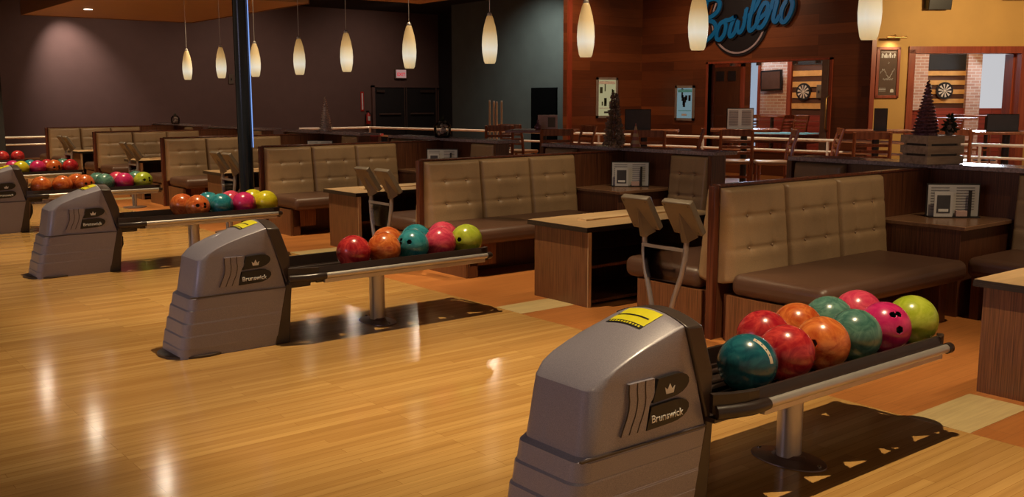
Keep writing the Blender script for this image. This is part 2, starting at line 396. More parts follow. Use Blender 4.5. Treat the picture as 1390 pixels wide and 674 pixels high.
# ceiling cloud panels
cl = thing('ceiling_panel', 'orange wood ceiling panel hanging at the top left above the booths', 'ceiling panel', (5.9, 16, 3.0), group=None)
MB().box(4.35, 7.42, 14.5, 19.5, 3.0, 3.22).build('panel', [M_cloud], cl, origin=(5.9, 16, 3.0))
MB().box(4.33, 4.35, 14.48, 19.52, 2.99, 3.24).box(4.33, 7.44, 19.5, 19.52, 2.99, 3.24).box(7.42, 7.44, 14.5, 19.5, 2.99, 3.24).build('fascia', M_cloudside, cl, origin=(5.9, 16, 3.0))
dl = MB().lathe([(.07, -.004), (.09, -.004), (.095, .01)], (4.95, 17.6, 2.995)).build('downlight', M_alu, cl, origin=(5.9, 16, 3.0))
MB().lathe([(.068, -.008), (.068, .0)], (4.95, 17.6, 2.995)).build('lamp_lens', emit('downlight_lens', (1, .85, .7), 6), dl, origin=(5.9, 16, 3.0))
MB().tube([(5.3, 16, 3.22), (5.3, 16, 4.3)], .01).tube([(6.8, 18, 3.22), (6.8, 18, 4.3)], .01).tube([(5.3, 18.5, 3.22), (5.3, 18.5, 4.3)], .01).build('hanger_rod', M_base, cl, origin=(5.9, 16, 3.0))
cl2 = thing('ceiling_panel', 'second orange wood ceiling panel, just cut by the top edge above the black post', 'ceiling panel', (7, 11, 3.25))
MB().box(7.7, 9.6, 12.6, 14.6, 3.12, 3.3).build('panel', M_cloud, cl2, origin=(7, 11, 3.25))
MB().tube([(8.5, 13, 3.3), (8.5, 13, 4.3)], .01).tube([(9.2, 14, 3.3), (9.2, 14, 4.3)], .01).build('hanger_rod', M_base, cl2, origin=(7, 11, 3.25))
# round black post
pp = thing('support_post', 'round black post with a painted blue reflection rising between the booths', 'post', (4.42, 10.22, 0))
MB().lathe([(.13, 0), (.13, .04), (.078, .05), (.076, 4.3)], n=32).build('shaft', plain('blue_black_gloss_paint', (.002, .005, .010), .2), pp)
MB().tube([(.066, -.058, .98), (.066, -.058, 4.3)], .006, 8).build('painted_glint', M_blueglint, pp)  # glowing tube painting the reflection of a blue neon on the shaft

# ------------------------------------------------------------------ ball return
YC = 2.365
def ball_return():
    O = (3.3, YC, 0)
    t = thing('ball_return', '', 'ball return', O)
    # hood: rings of rounded rectangles following the side profile
    def crown(y, z): return .030 * max(0, 1 - (y / .165) ** 2) * min(1, max(0, (z - .566) / .14)) - .012 * (1 - max(0, 1 - (y / .165) ** 2)) * min(1, max(0, (z - .60) / .14))
    def ring(xf, xr, hw, z, rc, zf=None):
        pts = []
        n = 5
        bow = lambda y: .010 * (1 - (y / hw) ** 2)
        for k in range(n + 1):
            a = PI / 2 * (1 - k / n)
            pts.append((xf + rc - rc * math.cos(a), -(hw - rc + rc * math.sin(a))))
        for k in range(1, 10):
            y = -(hw - rc) + 2 * (hw - rc) * k / 10; pts.append((xf, y))
        for k in range(n + 1):
            a = PI / 2 * k / n
            pts.append((xf + rc - rc * math.cos(a), hw - rc + rc * math.sin(a)))
        for k in range(9):
            pts.append((xr, hw - 2 * hw * k / 8))
        m = len(pts)
        return [(x, y + YC, z + crown(y, z)) for x, y in pts]
    def xr(z):  # rear boundary
        return 2.535 + (2.62 - 2.535) * z / .375 if z < .375 else 2.62 - (2.62 - 2.512) * (z - .375) / (.732 - .375)
    prof = []
    for z0, z1, x0, x1, e in ((0, .055, 1.940, 1.946, .000), (.055, .062, 1.946, 1.952, .004), (.062, .125, 1.952, 1.962, .006), (.125, .132, 1.962, 1.970, .006), (.132, .20, 1.970, 1.980, .005),
                              (.20, .207, 1.980, 1.990, .004), (.207, .275, 1.990, 2.001, .003), (.275, .282, 2.001, 2.010, .003), (.282, .345, 2.010, 2.022, .002), (.345, .357, 2.022, 2.045, .0), (.357, .566, 2.045, 2.082, -.006)):
        prof += [(z0, x0, .172 + e), (z1, x1, .172 + e)]
    seen = []; rings = []
    for z, x, hw in prof: rings.append(ring(x, xr(z), hw - (.006 * max(0, z - .36) / .2), z, .055))
    top = [(.572, 2.088), (.60, 2.128), (.628, 2.18), (.655, 2.245), (.678, 2.31), (.697, 2.375), (.712, 2.43), (.724, 2.47), (.732, 2.505)]
    for i, (z, x) in enumerate(top): rings.append(ring(x, xr(z) + .004, .160, z, max(.012, .055 - i * .03)))
    m = len(rings[0]); vs = [p for r in rings for p in r]
    fs = [(i * m + k, i * m + (k + 1) % m, (i + 1) * m + (k + 1) % m, (i + 1) * m + k) for i in range(len(rings) - 1) for k in range(m)]
    fs += [tuple(range(m))[::-1], tuple(range((len(rings) - 1) * m, len(rings) * m))]
    hood = MB().add(vs, fs).build('hood', M_hood, t, O, angle=28)
    # plinth foot
    MB().lathe([(.2, 0), (.2, .012), (.19, .016)], (2.09, YC, 0), 32, 1.08, .97).build('foot_plate', M_hooddark, t, O)
    # shroud behind
    sh = [(2.505, .733), (2.585, .729), (2.648, .545), (2.642, .385), (2.655, .365), (2.63, 0), (2.53, 0), (2.622, .375)]
    svs = []; sfs = []; NY = 12
    for j in range(NY + 1):
        y = -.174 + .348 * j / NY
        svs += [(x, YC + y, z + crown(y * .94, z)) for x, z in sh]
    for j in range(NY):
        for i in range(8): sfs.append((j * 8 + i, j * 8 + (i + 1) % 8, j * 8 + 8 + (i + 1) % 8, j * 8 + 8 + i))
    sfs += [tuple(range(8)), tuple(range(NY * 8, NY * 8 + 8))[::-1]]
    MB().add(svs, sfs).build('rear_shroud', M_hooddark, t, O, bevel=.006)
    MB().prism([(2.635, .366), (2.678, .366), (2.638, 0), (2.62, 0)], 'y', YC - .13, YC + .13).build('inner_column', M_base, t, O)
    MB().prism([(2.66, .36), (2.70, .33), (2.735, .27), (2.735, .2), (2.70, .12), (2.655, .07)], 'y', YC + .05, YC + .175).build('wheel_guard', M_black, t, O, bevel=.01)
    # emblem on the near side
    ys = YC - .172
    def D(x0t, x0b, zt, zb, xr_):
        pts = [(x0b, zb), (x0t, zt)]
        cx = xr_ - .07; zc = (zt + zb) / 2; h = (zt - zb) / 2
        for k in range(9):
            a = PI / 2 - PI * k / 8
            pts.append((cx + .075 * math.cos(a) + .012 * math.sin(a) , zc + h * math.sin(a) + .004))
        return pts
    em = MB().prism(D(2.367, 2.342, .568, .489, 2.515), 'y', ys - .004, ys + .012).prism(D(2.336, 2.314, .477, .399, 2.517), 'y', ys - .004, ys + .012).build('emblem', M_black, t, O)
    z0 = .509; cx = 2.423
    cr = [(cx - .018, z0), (cx - .024, z0 + .024), (cx - .011, z0 + .014), (cx, z0 + .034), (cx + .011, z0 + .014), (cx + .024, z0 + .024), (cx + .018, z0)]
    MB().prism(cr, 'y', ys - .0055, ys - .0035).build('crown', M_white, em, O)
    text_part('emblem_text', 'Brunswick', .155, (2.337 - 3.3, ys - .0048 - YC, .420), (PI / 2, 0, 0), M_white, em, bold=.012, depth=.0015)
    # raised wavy panel left of the emblem, split by thin grooves
    def wav(x0, j): return x0 - [0, .001, -.002, .001, .010, .024, .036][j]
    zz = [.572 - j * .0285 for j in range(7)]
    left = [(wav(2.232, j) - .000, zz[j]) for j in range(7)]; right = [(wav(2.352, j) if j < 3 else 2.346 - j * .0055, zz[j]) for j in range(7)]
    rp = MB()
    for j in range(6): rp.prism([left[j], right[j], right[j + 1], left[j + 1]], 'y', ys - .001, ys + .014)
    rp.build('relief_panel', M_hood, t, O, bevel=.0)
    for i in range(3): MB().tube([(wav(2.232 + i * .038, j), ys - .001, zz[j]) for j in range(7)], .0026, 6).build('relief_groove', M_hooddark, t, O)
    MB().prism([(2.02, .352), (2.618, .350), (2.618, .355), (2.02, .359)], 'y', YC - .1765, YC - .165).build('seam', M_hooddark, t, O)
    # sticker on top
    def topz(x):
        for (za, xa), (zb, xb) in zip(top, top[1:]):
            if xa <= x <= xb: return za + (zb - za) * (x - xa) / (xb - xa)
        return .732
    def tz(x, y): z = topz(x); return z + crown(y - YC, z)
    def patch(x0, x1, y0, y1, dz):
        vs = []
        for i in range(5):
            x = x0 + (x1 - x0) * i / 4
            for j in range(9): y = y0 + (y1 - y0) * j / 8; vs += [(x, y, tz(x, y) + dz)]
        fs = [(i * 9 + j, i * 9 + j + 1, i * 9 + j + 10, i * 9 + j + 9) for i in range(4) for j in range(8)]
        return vs, fs
    st = MB().add(*patch(2.395, 2.492, YC - .075, YC + .09, .002)).build('warning_sticker', M_yellow, t, O)
    MB().add(*patch(2.374, 2.395, YC - .075, YC + .09, .0021)).add(*patch(2.432, 2.440, YC - .06, YC + .09, .003)).build('sticker_band', M_black, st, O)
    tk = MB()
    for i in range(11): tk.add(*patch(2.380, 2.389, YC - .065 + i * .0135, YC - .065 + i * .0135 + .007, .003))
    tk.build('sticker_lettering', M_yellow, st, O)
    # rack
    x0, x1 = 2.64, 4.165; yn, yf = YC - .262, YC + .262
    def rim(y, s):
        return [(y, .440), (y + s * .010, .470), (y + s * .024, .469), (y + s * .028, .425), (y + s * .028, .395), (y, .40)]
    r = MB().prism(rim(yn, 1), 'x', 2.80, x1 - .11).prism(rim(yf, -1), 'x', 2.80, x1 - .11)
    # rim runs on towards the hood and curls in, the tail is rounded in plan
    def strip(path, w, z0, z1):
        for (ax, ay), (bx, by) in zip(path, path[1:]):
            d = Vector((bx - ax, by - ay)).normalized(); n_ = Vector((-d.y, d.x)) * w
            r.prism([(ax, ay), (bx, by), (bx + n_.x, by + n_.y), (ax + n_.x, ay + n_.y)], 'z', z0, z1)
    for y, sg_ in ((yn, 1), (yf, -1)): r.box(2.80, x1 - .10, min(y + sg_ * .02, y + sg_ * .044), max(y + sg_ * .02, y + sg_ * .044), .392, .402)
    strip([(2.62, YC - .20), (2.69, YC - .235), (2.75, YC - .255), (2.80, yn)], .028, .40, .469)
    strip([(2.80, yf), (2.75, YC + .255), (2.69, YC + .235), (2.62, YC + .20)], .028, .40, .469)
    rc = .11
    tl_ = [(x1 - rc + rc * math.cos(a), yn + rc + rc * math.sin(a)) for a in [-PI / 2 + PI / 2 * k / 6 for k in range(7)]]
    tr_ = [(x1 - rc + rc * math.cos(a), yf - rc + rc * math.sin(a)) for a in [PI / 2 * k / 6 for k in range(7)]]
    strip(tl_[:4], .026, .395, .468); strip(tr_[3:], .026, .395, .468)
    strip(tl_[3:] + tr_[:4], .02, .372, .402)
    r.build('rim', M_tray, t, O)
    rr = MB()
    for y in (2.259, 2.485):
        for s in (-.048, .048): rr.tube([(2.66, y + s, .3975), (4.09, y + s, .3975)], .011, 10)
    rr.box(2.62, 2.82, YC - .21, YC + .21, .368, .385)
    pan = [(2.80, 2.140)]
    for xm in (3.045, 3.28, 3.515, 3.745, 3.97): pan += [(xm - .052, 2.140), (xm - .045, 2.158), (xm - .028, 2.206), (xm + .052, 2.158), (xm + .075, 2.140)]  # notches shaped so that triangles of light fall through onto the floor
    pan += [(4.07, 2.150), (4.115, 2.19), (4.145, YC), (4.115, 2.54)]
    pan += [(a, 2 * YC - b) for a, b in [(4.07, 2.150)] + pan[1:-4][::-1] + [(2.80, 2.140)]]
    rr.prism(pan, 'z', .366, .385)
    for x in (2.86, 3.2, 3.75, 4.05): rr.box(x, x + .03, yn + .01, yf - .01, .365, .380)
    rr.box(2.66, 4.1, YC - .018, YC + .018, .372, .408)
    rr.build('ball_track', M_tray, t, O)
    MB().tube([(2.83, yn - .006, .412), (4.105, yn - .006, .412)], .0185, 16).tube([(2.83, yf + .006, .412), (4.105, yf + .006, .412)], .0185, 16).build('side_tube', M_alu, t, O)
    MB().box(2.84, 4.09, yn + .004, yn + .03, .365, .392).box(2.84, 4.09, yf - .03, yf - .004, .365, .392).build('under_rail', M_alu, t, O, bevel=.004)
    for y in (yn - .006, yf + .006):
        cp = MB()
        cp.tube([(2.63, y + (.062 if y < YC else -.062), .404), (2.70, y + (.03 if y < YC else -.03), .406), (2.76, y + (.006 if y < YC else -.006), .409), (2.80, y, .412), (2.842, y, .412)], [.026, .026, .025, .024, .021], 14)
        cp.build('end_cap', M_tray, t, O); cp = MB()
        cp.tube([(4.095, y, .412), (4.125, y, .412), (4.138, y, .412)], [.024, .024, .016], 14)
        cp.build('end_cap', M_tray, t, O)
    MB().box(2.64, 2.80, YC - .15, YC + .15, .335, .366).build('tray_box', M_tray, t, O, bevel=.01)
    MB().tube([(3.365, 2.37, .02), (3.365, 2.37, .37)], .052, 28).build('column', M_alu, t, O)
    fl = MB().lathe([(.152, 0), (.150, .005), (.12, .010), (.07, .016), (.055, .03)], (3.365, 2.37, 0), 36, .72, 1.15).build('base_flange', M_base, t, O)
    bo = MB()
    for y in (-.15, .15): bo.lathe([(.009, .003), (.009, .012), (.005, .015)], (3.365, 2.37 + y, 0), 12)
    each(bo, 'bolt', M_chrome, fl, O)
    return t
RN = ['nearest', 'second-nearest', 'third-nearest', 'fourth-nearest', 'fifth-nearest', 'farthest']
br0 = ball_return()
brl = ['grey ball return in the near right foreground with ten balls on its rack', 'grey ball return behind the nearest one, eight balls on its rack, red ball leading',
       'grey ball return third from the camera, in front of the black post', 'grey ball return at the left edge with a run of orange balls on its rack',
       'ball return mostly cut off at the left edge, rack with a yellow ball', 'farthest ball return at the left edge, only red balls showing']
br0['label'] = brl[0]
for k in range(1, 6): dup(br0, (3.3, YC + k * P, 0), 0, brl[k])
tag(br0, group='ball returns on the approach')
for o in list(COL.objects):
    if o.name.startswith('ball_return'): o['group'] = 'ball returns on the approach'

# balls
RB = .112
def ball_mesh():
    bm = bmesh.new(); bmesh.ops.create_icosphere(bm, subdivisions=6, radius=RB)
    holes = [(Vector((1, 0, 0)), .0145), (Vector((1, .72, .15)).normalized(), .0115), (Vector((1, .72, -.15)).normalized(), .0115)]
    for v in bm.verts:
        d = v.co.normalized()
        for h, r in holes:
            q = (d - h).length * RB
            if q < r: v.co = d * (RB - .022)
    bm.faces.ensure_lookup_table()
    for f in bm.faces:
        f.smooth = True
        rr = [v.co.length for v in f.verts]
        if min(rr) < RB - .01: f.material_index = 1; f.smooth = False
    me = bpy.data.meshes.new('bowling_ball'); bm.to_mesh(me); bm.free()
    me.materials.append(BM['red']); me.materials.append(M_black); return me
BME = ball_mesh()
def ball(color, x, row, k, label, hole=None, mark=None):
    o = bpy.data.objects.new('bowling_ball', BME); COL.objects.link(o)
    y = (2.259 if row == 'f' else 2.485) + k * P
    o.location = (x, y, .5112)
    o.material_slots[0].link = 'OBJECT'; o.material_slots[0].material = BM[color]
    if hole is None:
        ax = Vector((random.uniform(.1, 1), random.uniform(.2, 1), random.uniform(-1, -.2))).normalized()
        if random.random() < .3: ax = Vector((.5, .8, .2)).normalized()
    else:
        # hole given as offset (right, up) in radii of the visible disc, relative to someone standing at the approach
        view = (Vector((0, 0, 1.494)) - Vector(o.location)).normalized()
        rt = Vector((0, 0, 1)).cross(view).normalized(); up = view.cross(rt)
        a, b = hole; ax = rt * a + up * b + view * math.sqrt(max(0, 1 - a * a - b * b))
    q0 = Vector((1, 0, 0)).rotation_difference(ax)
    q = q0 @ Quaternion((1, 0, 0), random.uniform(0, 6.28))
    if hole is not None:
        want = Vector((0, 0, 1)) if color == 'magenta' else -view + rt * (-1 if hole[0] < 0 else 1)
        q = max((q0 @ Quaternion((1, 0, 0), i * .2) for i in range(32)), key=lambda c: (c @ Vector((0, 1, 0))).dot(want))
    o.rotation_mode = 'QUATERNION'; o.rotation_quaternion = q
    tag(o, label, 'bowling ball', 'bowling balls on the %s rack' % RN[k])
    if mark:   # pale curved strip laid on the surface
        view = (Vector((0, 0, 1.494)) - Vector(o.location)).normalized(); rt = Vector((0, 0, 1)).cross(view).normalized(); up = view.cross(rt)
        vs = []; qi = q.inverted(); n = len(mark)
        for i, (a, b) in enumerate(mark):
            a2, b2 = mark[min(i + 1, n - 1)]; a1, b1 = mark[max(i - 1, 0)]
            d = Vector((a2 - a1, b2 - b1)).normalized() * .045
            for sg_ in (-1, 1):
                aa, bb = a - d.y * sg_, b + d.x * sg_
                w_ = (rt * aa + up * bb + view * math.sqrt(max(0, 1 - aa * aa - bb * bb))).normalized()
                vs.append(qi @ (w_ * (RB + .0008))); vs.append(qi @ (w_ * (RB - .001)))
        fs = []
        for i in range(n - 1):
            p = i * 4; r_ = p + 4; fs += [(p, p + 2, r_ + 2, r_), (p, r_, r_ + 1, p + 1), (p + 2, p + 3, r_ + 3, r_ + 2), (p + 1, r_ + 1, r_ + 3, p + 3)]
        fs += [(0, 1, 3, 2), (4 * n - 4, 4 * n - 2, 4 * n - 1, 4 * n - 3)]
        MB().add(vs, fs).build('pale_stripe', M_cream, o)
R0f = [('blue', 2.925, None, 'dark blue bowling ball at the hood end of the nearest rack'), ('red', 3.162, None, 'red bowling ball in the front row of the nearest rack, beside the dark blue one'),
       ('orange', 3.400, (-.30, -.02), 'orange bowling ball with a finger hole showing, front row of the nearest rack'), ('teal', 3.632, None, 'grey-green bowling ball in the front row of the nearest rack'),
       ('magenta', 3.862, (.55, -.05), 'magenta bowling ball with finger holes, front row of the nearest rack'), ('lime', 4.089, None, 'lime green bowling ball at the seating end of the nearest rack')]
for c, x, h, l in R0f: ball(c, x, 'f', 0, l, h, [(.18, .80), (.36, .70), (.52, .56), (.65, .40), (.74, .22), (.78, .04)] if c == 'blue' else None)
for c, x, l in (('red', 3.318, 'pinkish red bowling ball in the back row of the nearest rack'), ('orange', 3.550, 'light orange bowling ball in the back row of the nearest rack'),
                ('teal', 3.785, 'pale green bowling ball in the back row of the nearest rack'), ('pink', 4.015, 'pink bowling ball in the back row of the nearest rack')): ball(c, x, 'b', 0, l)
for c, x, h, l in (('red', 3.131, None, 'red swirled bowling ball alone at the left of the second-nearest rack'), ('orange', 3.361, None, 'orange bowling ball in the front row of the second-nearest rack'),
                   ('cyan', 3.587, (-.2, .22), 'blue-green bowling ball with a hole, front row of the second-nearest rack'), ('pink', 3.812, None, 'deep pink bowling ball in the front row of the second-nearest rack'),
                   ('lime', 4.038, (-.45, .0), 'lime green bowling ball at the right end of the second-nearest rack')): ball(c, x, 'f', 1, l, h)
for c, x, l in (('orange', 3.527, 'orange bowling ball peeking from the back row of the second-nearest rack'), ('cyan', 3.761, 'blue-green bowling ball in the back row of the second-nearest rack'), ('pink', 3.99, 'light pink bowling ball in the back row of the second-nearest rack')): ball(c, x, 'b', 1, l)
for c, x, h, l in (('orange', 3.374, (.0, .1), 'orange bowling ball with a hole, front row of the rack by the black post'), ('cyan', 3.600, None, 'blue-green bowling ball, front row of the rack by the black post'),
                   ('magenta', 3.826, None, 'magenta bowling ball, front row of the rack by the black post'), ('yellow', 4.052, None, 'bright yellow bowling ball at the right end of the rack by the black post')): ball(c, x, 'f', 2, l, h)
for c, x, l in (('orange', 3.31, 'red-orange bowling ball, back row of the rack by the black post'), ('cyan', 3.565, 'blue-green bowling ball, back row of the rack by the black post'),
                ('pink', 3.791, 'pink bowling ball, back row of the rack by the black post'), ('yellow', 4.018, 'yellow bowling ball, back row of the rack by the black post')): ball(c, x, 'b', 2, l)
for c, x, h, l in (('orange', 2.803, None, 'leftmost orange bowling ball on the fourth-nearest rack'), ('orange', 3.035, None, 'second orange bowling ball from the left on the fourth-nearest rack'),
                   ('orange', 3.285, (.1, .0), 'orange bowling ball with a hole, third along the front of the fourth-nearest rack'), ('teal', 3.514, None, 'green bowling ball, front row of the fourth-nearest rack'),
                   ('magenta', 3.744, None, 'magenta bowling ball, front row of the fourth-nearest rack'), ('lime', 3.97, (.1, .1), 'lime bowling ball at the right end of the fourth-nearest rack')): ball(c, x, 'f', 3, l, h)
for c, x, l in (('orange', 3.255, 'orange bowling ball in the back row of the fourth-nearest rack'), ('teal', 3.491, 'green bowling ball in the back row of the fourth-nearest rack'), ('pink', 3.723, 'pink bowling ball in the back row of the fourth-nearest rack'), ('teal', 3.955, 'pale green bowling ball in the back row of the fourth-nearest rack')): ball(c, x, 'b', 3, l)
for c, x, h, l in (('yellow', 3.315, (-.1, -.2), 'yellow bowling ball on the fifth-nearest rack by the left edge'), ('magenta', 3.54, None, 'magenta bowling ball, front row of the fifth-nearest rack'), ('orange', 3.765, (0, 0), 'orange bowling ball, front row of the fifth-nearest rack'), ('red', 3.992, None, 'red bowling ball at the right end of the fifth-nearest rack')): ball(c, x, 'f', 4, l, h)
for c, x, l in (('magenta', 3.256, 'magenta bowling ball behind the yellow one on the fifth-nearest rack'), ('cyan', 3.489, 'blue-green bowling ball in the back row of the fifth-nearest rack'), ('red', 3.72, 'red bowling ball in the back row of the fifth-nearest rack'), ('teal', 3.95, 'green bowling ball in the back row of the fifth-nearest rack')): ball(c, x, 'b', 4, l)
ball('red', 3.984, 'f', 5, 'right one of two red bowling balls on the farthest rack'); ball('red', 3.74, 'f', 5, 'left one of two red bowling balls on the farthest rack')

# ------------------------------------------------------------------ seating
def cushion(w, h, t0, t1, na=36, nb=44, dimple=True):
    """local a (0..w), b (0..h); returns verts (a, depth, b), faces"""
    vs = []; fs = []
    rows = (h * .36, h * .70); cols = (w * .30, w * .70)
    for j in range(nb + 1):
        b = h * j / nb
        for i in range(na + 1):
            a = w * i / na
            e = min(a, w - a, b, h - b); r = min(1, e / .028); roll = math.sqrt(max(0, 1 - (1 - r) ** 2))
            d = t0 + (t1 - t0) * b / h
            puff = .014 * (max(0, math.sin(PI * a / w)) ** .6)
            dd = d * (.35 + .65 * roll) + puff * roll
            if dimple:
                for rb_ in rows:
                    fade = .45 + .55 * math.exp(-min(abs(a - c) for c in cols) ** 2 / .004)
                    if cols[0] < a < cols[1]: fade = 1
                    dd -= .0095 * fade * math.exp(-((b - rb_) / .010) ** 2)
                    dd += .004 * fade * math.exp(-((b - rb_ + .045) / .035) ** 2)
                for c in cols:
                    dd -= .0042 * math.exp(-((a - c) / .016) ** 2) * (1 if rows[0] < b < rows[1] else .6)
                    for rb_ in rows: dd -= .010 * math.exp(-((a - c) ** 2 + (b - rb_) ** 2) / .0006)
            vs.append((a, dd, b))
    n = na + 1
    for j in range(nb):
        for i in range(na): fs.append((j * n + i, j * n + i + 1, (j + 1) * n + i + 1, (j + 1) * n + i))
    # back ring
    ring = [i for i in range(n)] + [j * n + na for j in range(1, nb + 1)] + [nb * n + i for i in range(na - 1, -1, -1)] + [j * n for j in range(nb - 1, 0, -1)]
    o = len(vs)
    for i in ring: vs.append((vs[i][0], 0, vs[i][2]))
    m = len(ring)
    for i in range(m): fs.append((ring[i], o + i, o + (i + 1) % m, ring[(i + 1) % m]))
    fs.append(tuple(range(o, o + m)))
    return vs, fs, rows, cols
def cush_part(parent, x0, y0, z0, w, h, t0, t1, facing, buttons=True):
    """facing: '-y','+y','-x' ; x0,y0 = corner on the support plane"""
    vs, fs, rows, cols = cushion(w, h, t0, t1)
    def mp(a, d, b):
        if facing == '-y': return (x0 + a, y0 - d, z0 + b)
        if facing == '+y': return (x0 + a, y0 + d, z0 + b)
        return (x0 - d, y0 + a, z0 + b)
    c = MB().add([mp(*v) for v in vs], fs).build('back_cushion', M_tan, parent, angle=70)
    bt = MB()
    for b in rows:
        for a in cols:
            d = t0 + (t1 - t0) * b / h - .004
            p = mp(a, d, b); bt.lathe([(.002, -.009), (.007, -.006), (.0095, 0), (.007, .006), (.002, .009)], p, 10)
    each(bt, 'button', M_button, c, angle=80)
    return c
def bench(sign):
    """bench along the divider; sign -1 faces the camera side (-y)"""
    t = thing('booth_bench', '', 'bench', (0, 0, 0))
    f = '-y' if sign < 0 else '+y'
    x = 4.85 - 4.75
    wd = 1.70 / 3
    for i in range(3): cush_part(t, .004 + i * wd * 1.03, sign * .028, .36, wd * 1.03 - .004, .590, .125, .055, f)
    ys, yf = sorted((sign * .06, sign * .80))
    # seat with bull-nosed front and rounded outer corner
    seat = MB().box(.0, 1.64, min(sign * .12, sign * .80), max(sign * .12, sign * .80), .29, .43)
    seat.build('seat', M_seat, t, bevel=.055, seg=5)
    y0, y1 = sorted((sign * .10, sign * .66))
    b = MB().box(.0, .03, y0 if sign > 0 else y0, y1, .0, .29)
    y2, y3 = sorted((sign * .46, sign * .68))
    b.box(.02, .30, y2, y3, .10, .29)
    b.build('base_panel', M_zebra, t)
    MB().box(.03, 1.60, min(sign * .06, sign * .40), max(sign * .06, sign * .40), .0, .29).build('recessed_base', M_darkzebra, t)
    for xx in (.02, 1.50):
        MB().box(xx, xx + .09, y2, y3, .0, .29).build('leg', M_darkzebra, t, bevel=.003)
    return t
bn = bench(-1); bp_ = bench(1)
def divider():
    t = thing('booth_divider', '', 'booth divider', (0, 0, 0))
    MB().box(-.0, 2.5, -.024, .024, 0, .955).build('panel', M_darkzebra, t)
    MB().box(-.045, .0, -.026, .026, 0, .965).build('end_post', M_post, t, bevel=.004)
    MB().box(-.0, 2.5, -.03, .03, .955, .972).build('cap', M_post, t, bevel=.004)
    MB().box(2.50, 2.60, -1.22, 1.22, 0, .96).build('rear_panel', M_darkzebra, t)
    MB().box(2.44, 2.78, -1.25, 1.25, .965, 1.0).build('counter_top', M_counter, t, bevel=.004)
    for s in (-1, 1):
        MB().box(2.42, 2.62, s * 1.22 - .025, s * 1.22 + .025, 0, .964).build('side_post', M_darkzebra, t, bevel=.003)
    return t
M_counter = plain('speckled_grey_counter', (.30, .23, .24), .22, var=.4, scale=60)
dv = divider()
def corner_unit(s):
    t = thing('corner_table', '', 'corner table', (0, 0, 0))
    y0, y1 = sorted((s * .03, s * .66))
    MB().box(1.77, 2.49, y0, y1 , 0, .60).build('cabinet', M_darkzebra, t)
    y0, y1 = sorted((s * .03, s * .692))
    MB().box(1.766, 2.495, y0, y1, .60, .63).build('table_top', [M_ledge], t, bevel=.005)
    return t
def rear_bench(s):
    t = thing('rear_bench', '', 'bench', (0, 0, 0))
    y0 = -1.19 if s < 0 else .70
    cush_part(t, 2.49, y0, .36, .48, .595, .12, .06, '-x')
    a, b = (y0 - .01, y0 + .48)
    MB().box(1.76, 2.42, a, b, .29, .43).build('seat', M_seat, t, bevel=.05, seg=5)
    MB().box(1.86, 2.45, a + .03, b - .03, .08, .29).build('base_panel', M_darkzebra, t)
    each(MB().box(1.80, 1.86, a + .02, a + .08, 0, .29).box(1.80, 1.86, b - .09, b - .03, 0, .29), 'leg', M_darkzebra, t)
    return t
cu = {-1: corner_unit(-1), 1: corner_unit(1)}; rbn = {-1: rear_bench(-1), 1: rear_bench(1)}
BN = ['nearest', 'second-nearest', 'third-nearest', 'fourth-nearest', 'fifth-nearest', 'farthest']
XT = [4.76, 4.78, 4.80, 4.83, 4.85, 4.90]
for k in range(6):
    loc = (XT[k], 3.955 + k * P, 0)
    sets = [(dv, 'dark wood booth divider with a long back wall, %s of the row' % BN[k], 'booth dividers'),
            (bn, 'tan tufted three-panel bench on the camera side of the %s divider' % BN[k], 'divider benches'),
            (bp_, 'bench on the far side of the %s booth divider, mostly hidden by it' % BN[k], 'hidden divider benches'),
            (cu[-1], 'dark corner table between bench and wall on the camera side of the %s divider' % BN[k], 'corner tables'),
            (cu[1], 'corner table behind the %s booth divider, on its far side' % BN[k], 'far corner tables'),
            (rbn[-1], 'single-panel greyish rear bench to the right of the %s divider corner' % BN[k], 'rear benches'),
            (rbn[1], 'rear bench whose back just shows beyond the %s divider' % BN[k], 'far rear benches')]
    for src, lab, grp in sets:
        if k == 0: pass
        else: dup(src, loc, 0, lab, grp)
for src, lab, grp in [(dv, 'dark wood booth divider with a long back wall, nearest of the row', 'booth dividers'), (bn, 'tan tufted three-panel bench right behind the nearest ball rack', 'divider benches'),
                      (bp_, 'bench beyond the nearest divider, its seat end showing behind the scoring console', 'hidden divider benches'), (cu[-1], 'dark corner table with menu holder at the right, nearest booth', 'corner tables'),
                      (cu[1], 'corner table behind the nearest booth divider, on its far side', 'far corner tables'), (rbn[-1], 'rear bench at the right edge of the view beside the nearest corner table', 'rear benches'),
                      (rbn[1], 'rear bench back showing over the nearest divider', 'far rear benches')]:
    src.location = (XT[0], 3.955, 0); tag(src, lab, None, grp)

# low tables
def low_table():
    t = thing('booth_table', '', 'table', (0, 0, 0))
    MB().box(-.04, 1.45, -.33, .33, .570, .590).build('table_top', M_tabletop, t)
    MB().box(-.045, 1.455, -.335, .335, .553, .571).box(-.044, -.04, -.334, .334, .57, .588).box(-.044, 1.454, -.334, -.33, .57, .588).build('edge_band', M_edge, t)
    MB().box(.22, 1.3, -.04, .06, .590, .602).build('raised_strip', M_strip, t)
    MB().box(0, .03, -.30, .30, .0, .553).build('end_panel', M_zebra, t)
    MB().box(1.36, 1.39, -.30, .30, .0, .553).build('end_panel', M_zebra, t)
    MB().box(-.003, .0, -.305, -.297, .0, .553).box(-.003, .03, -.304, -.300, 0, .553).build('edge_trim', M_strip, t)
    MB().box(.03, 1.36, .27, .30, .0, .553).build('back_panel', M_darkzebra, t)
    MB().box(.03, 1.36, -.28, .27, .28, .30).build('shelf', M_zebra, t)
    MB().box(.03, 1.36, -.27, .27, .02, .04).build('bottom_shelf', M_darkzebra, t)
    return t
tb = low_table()
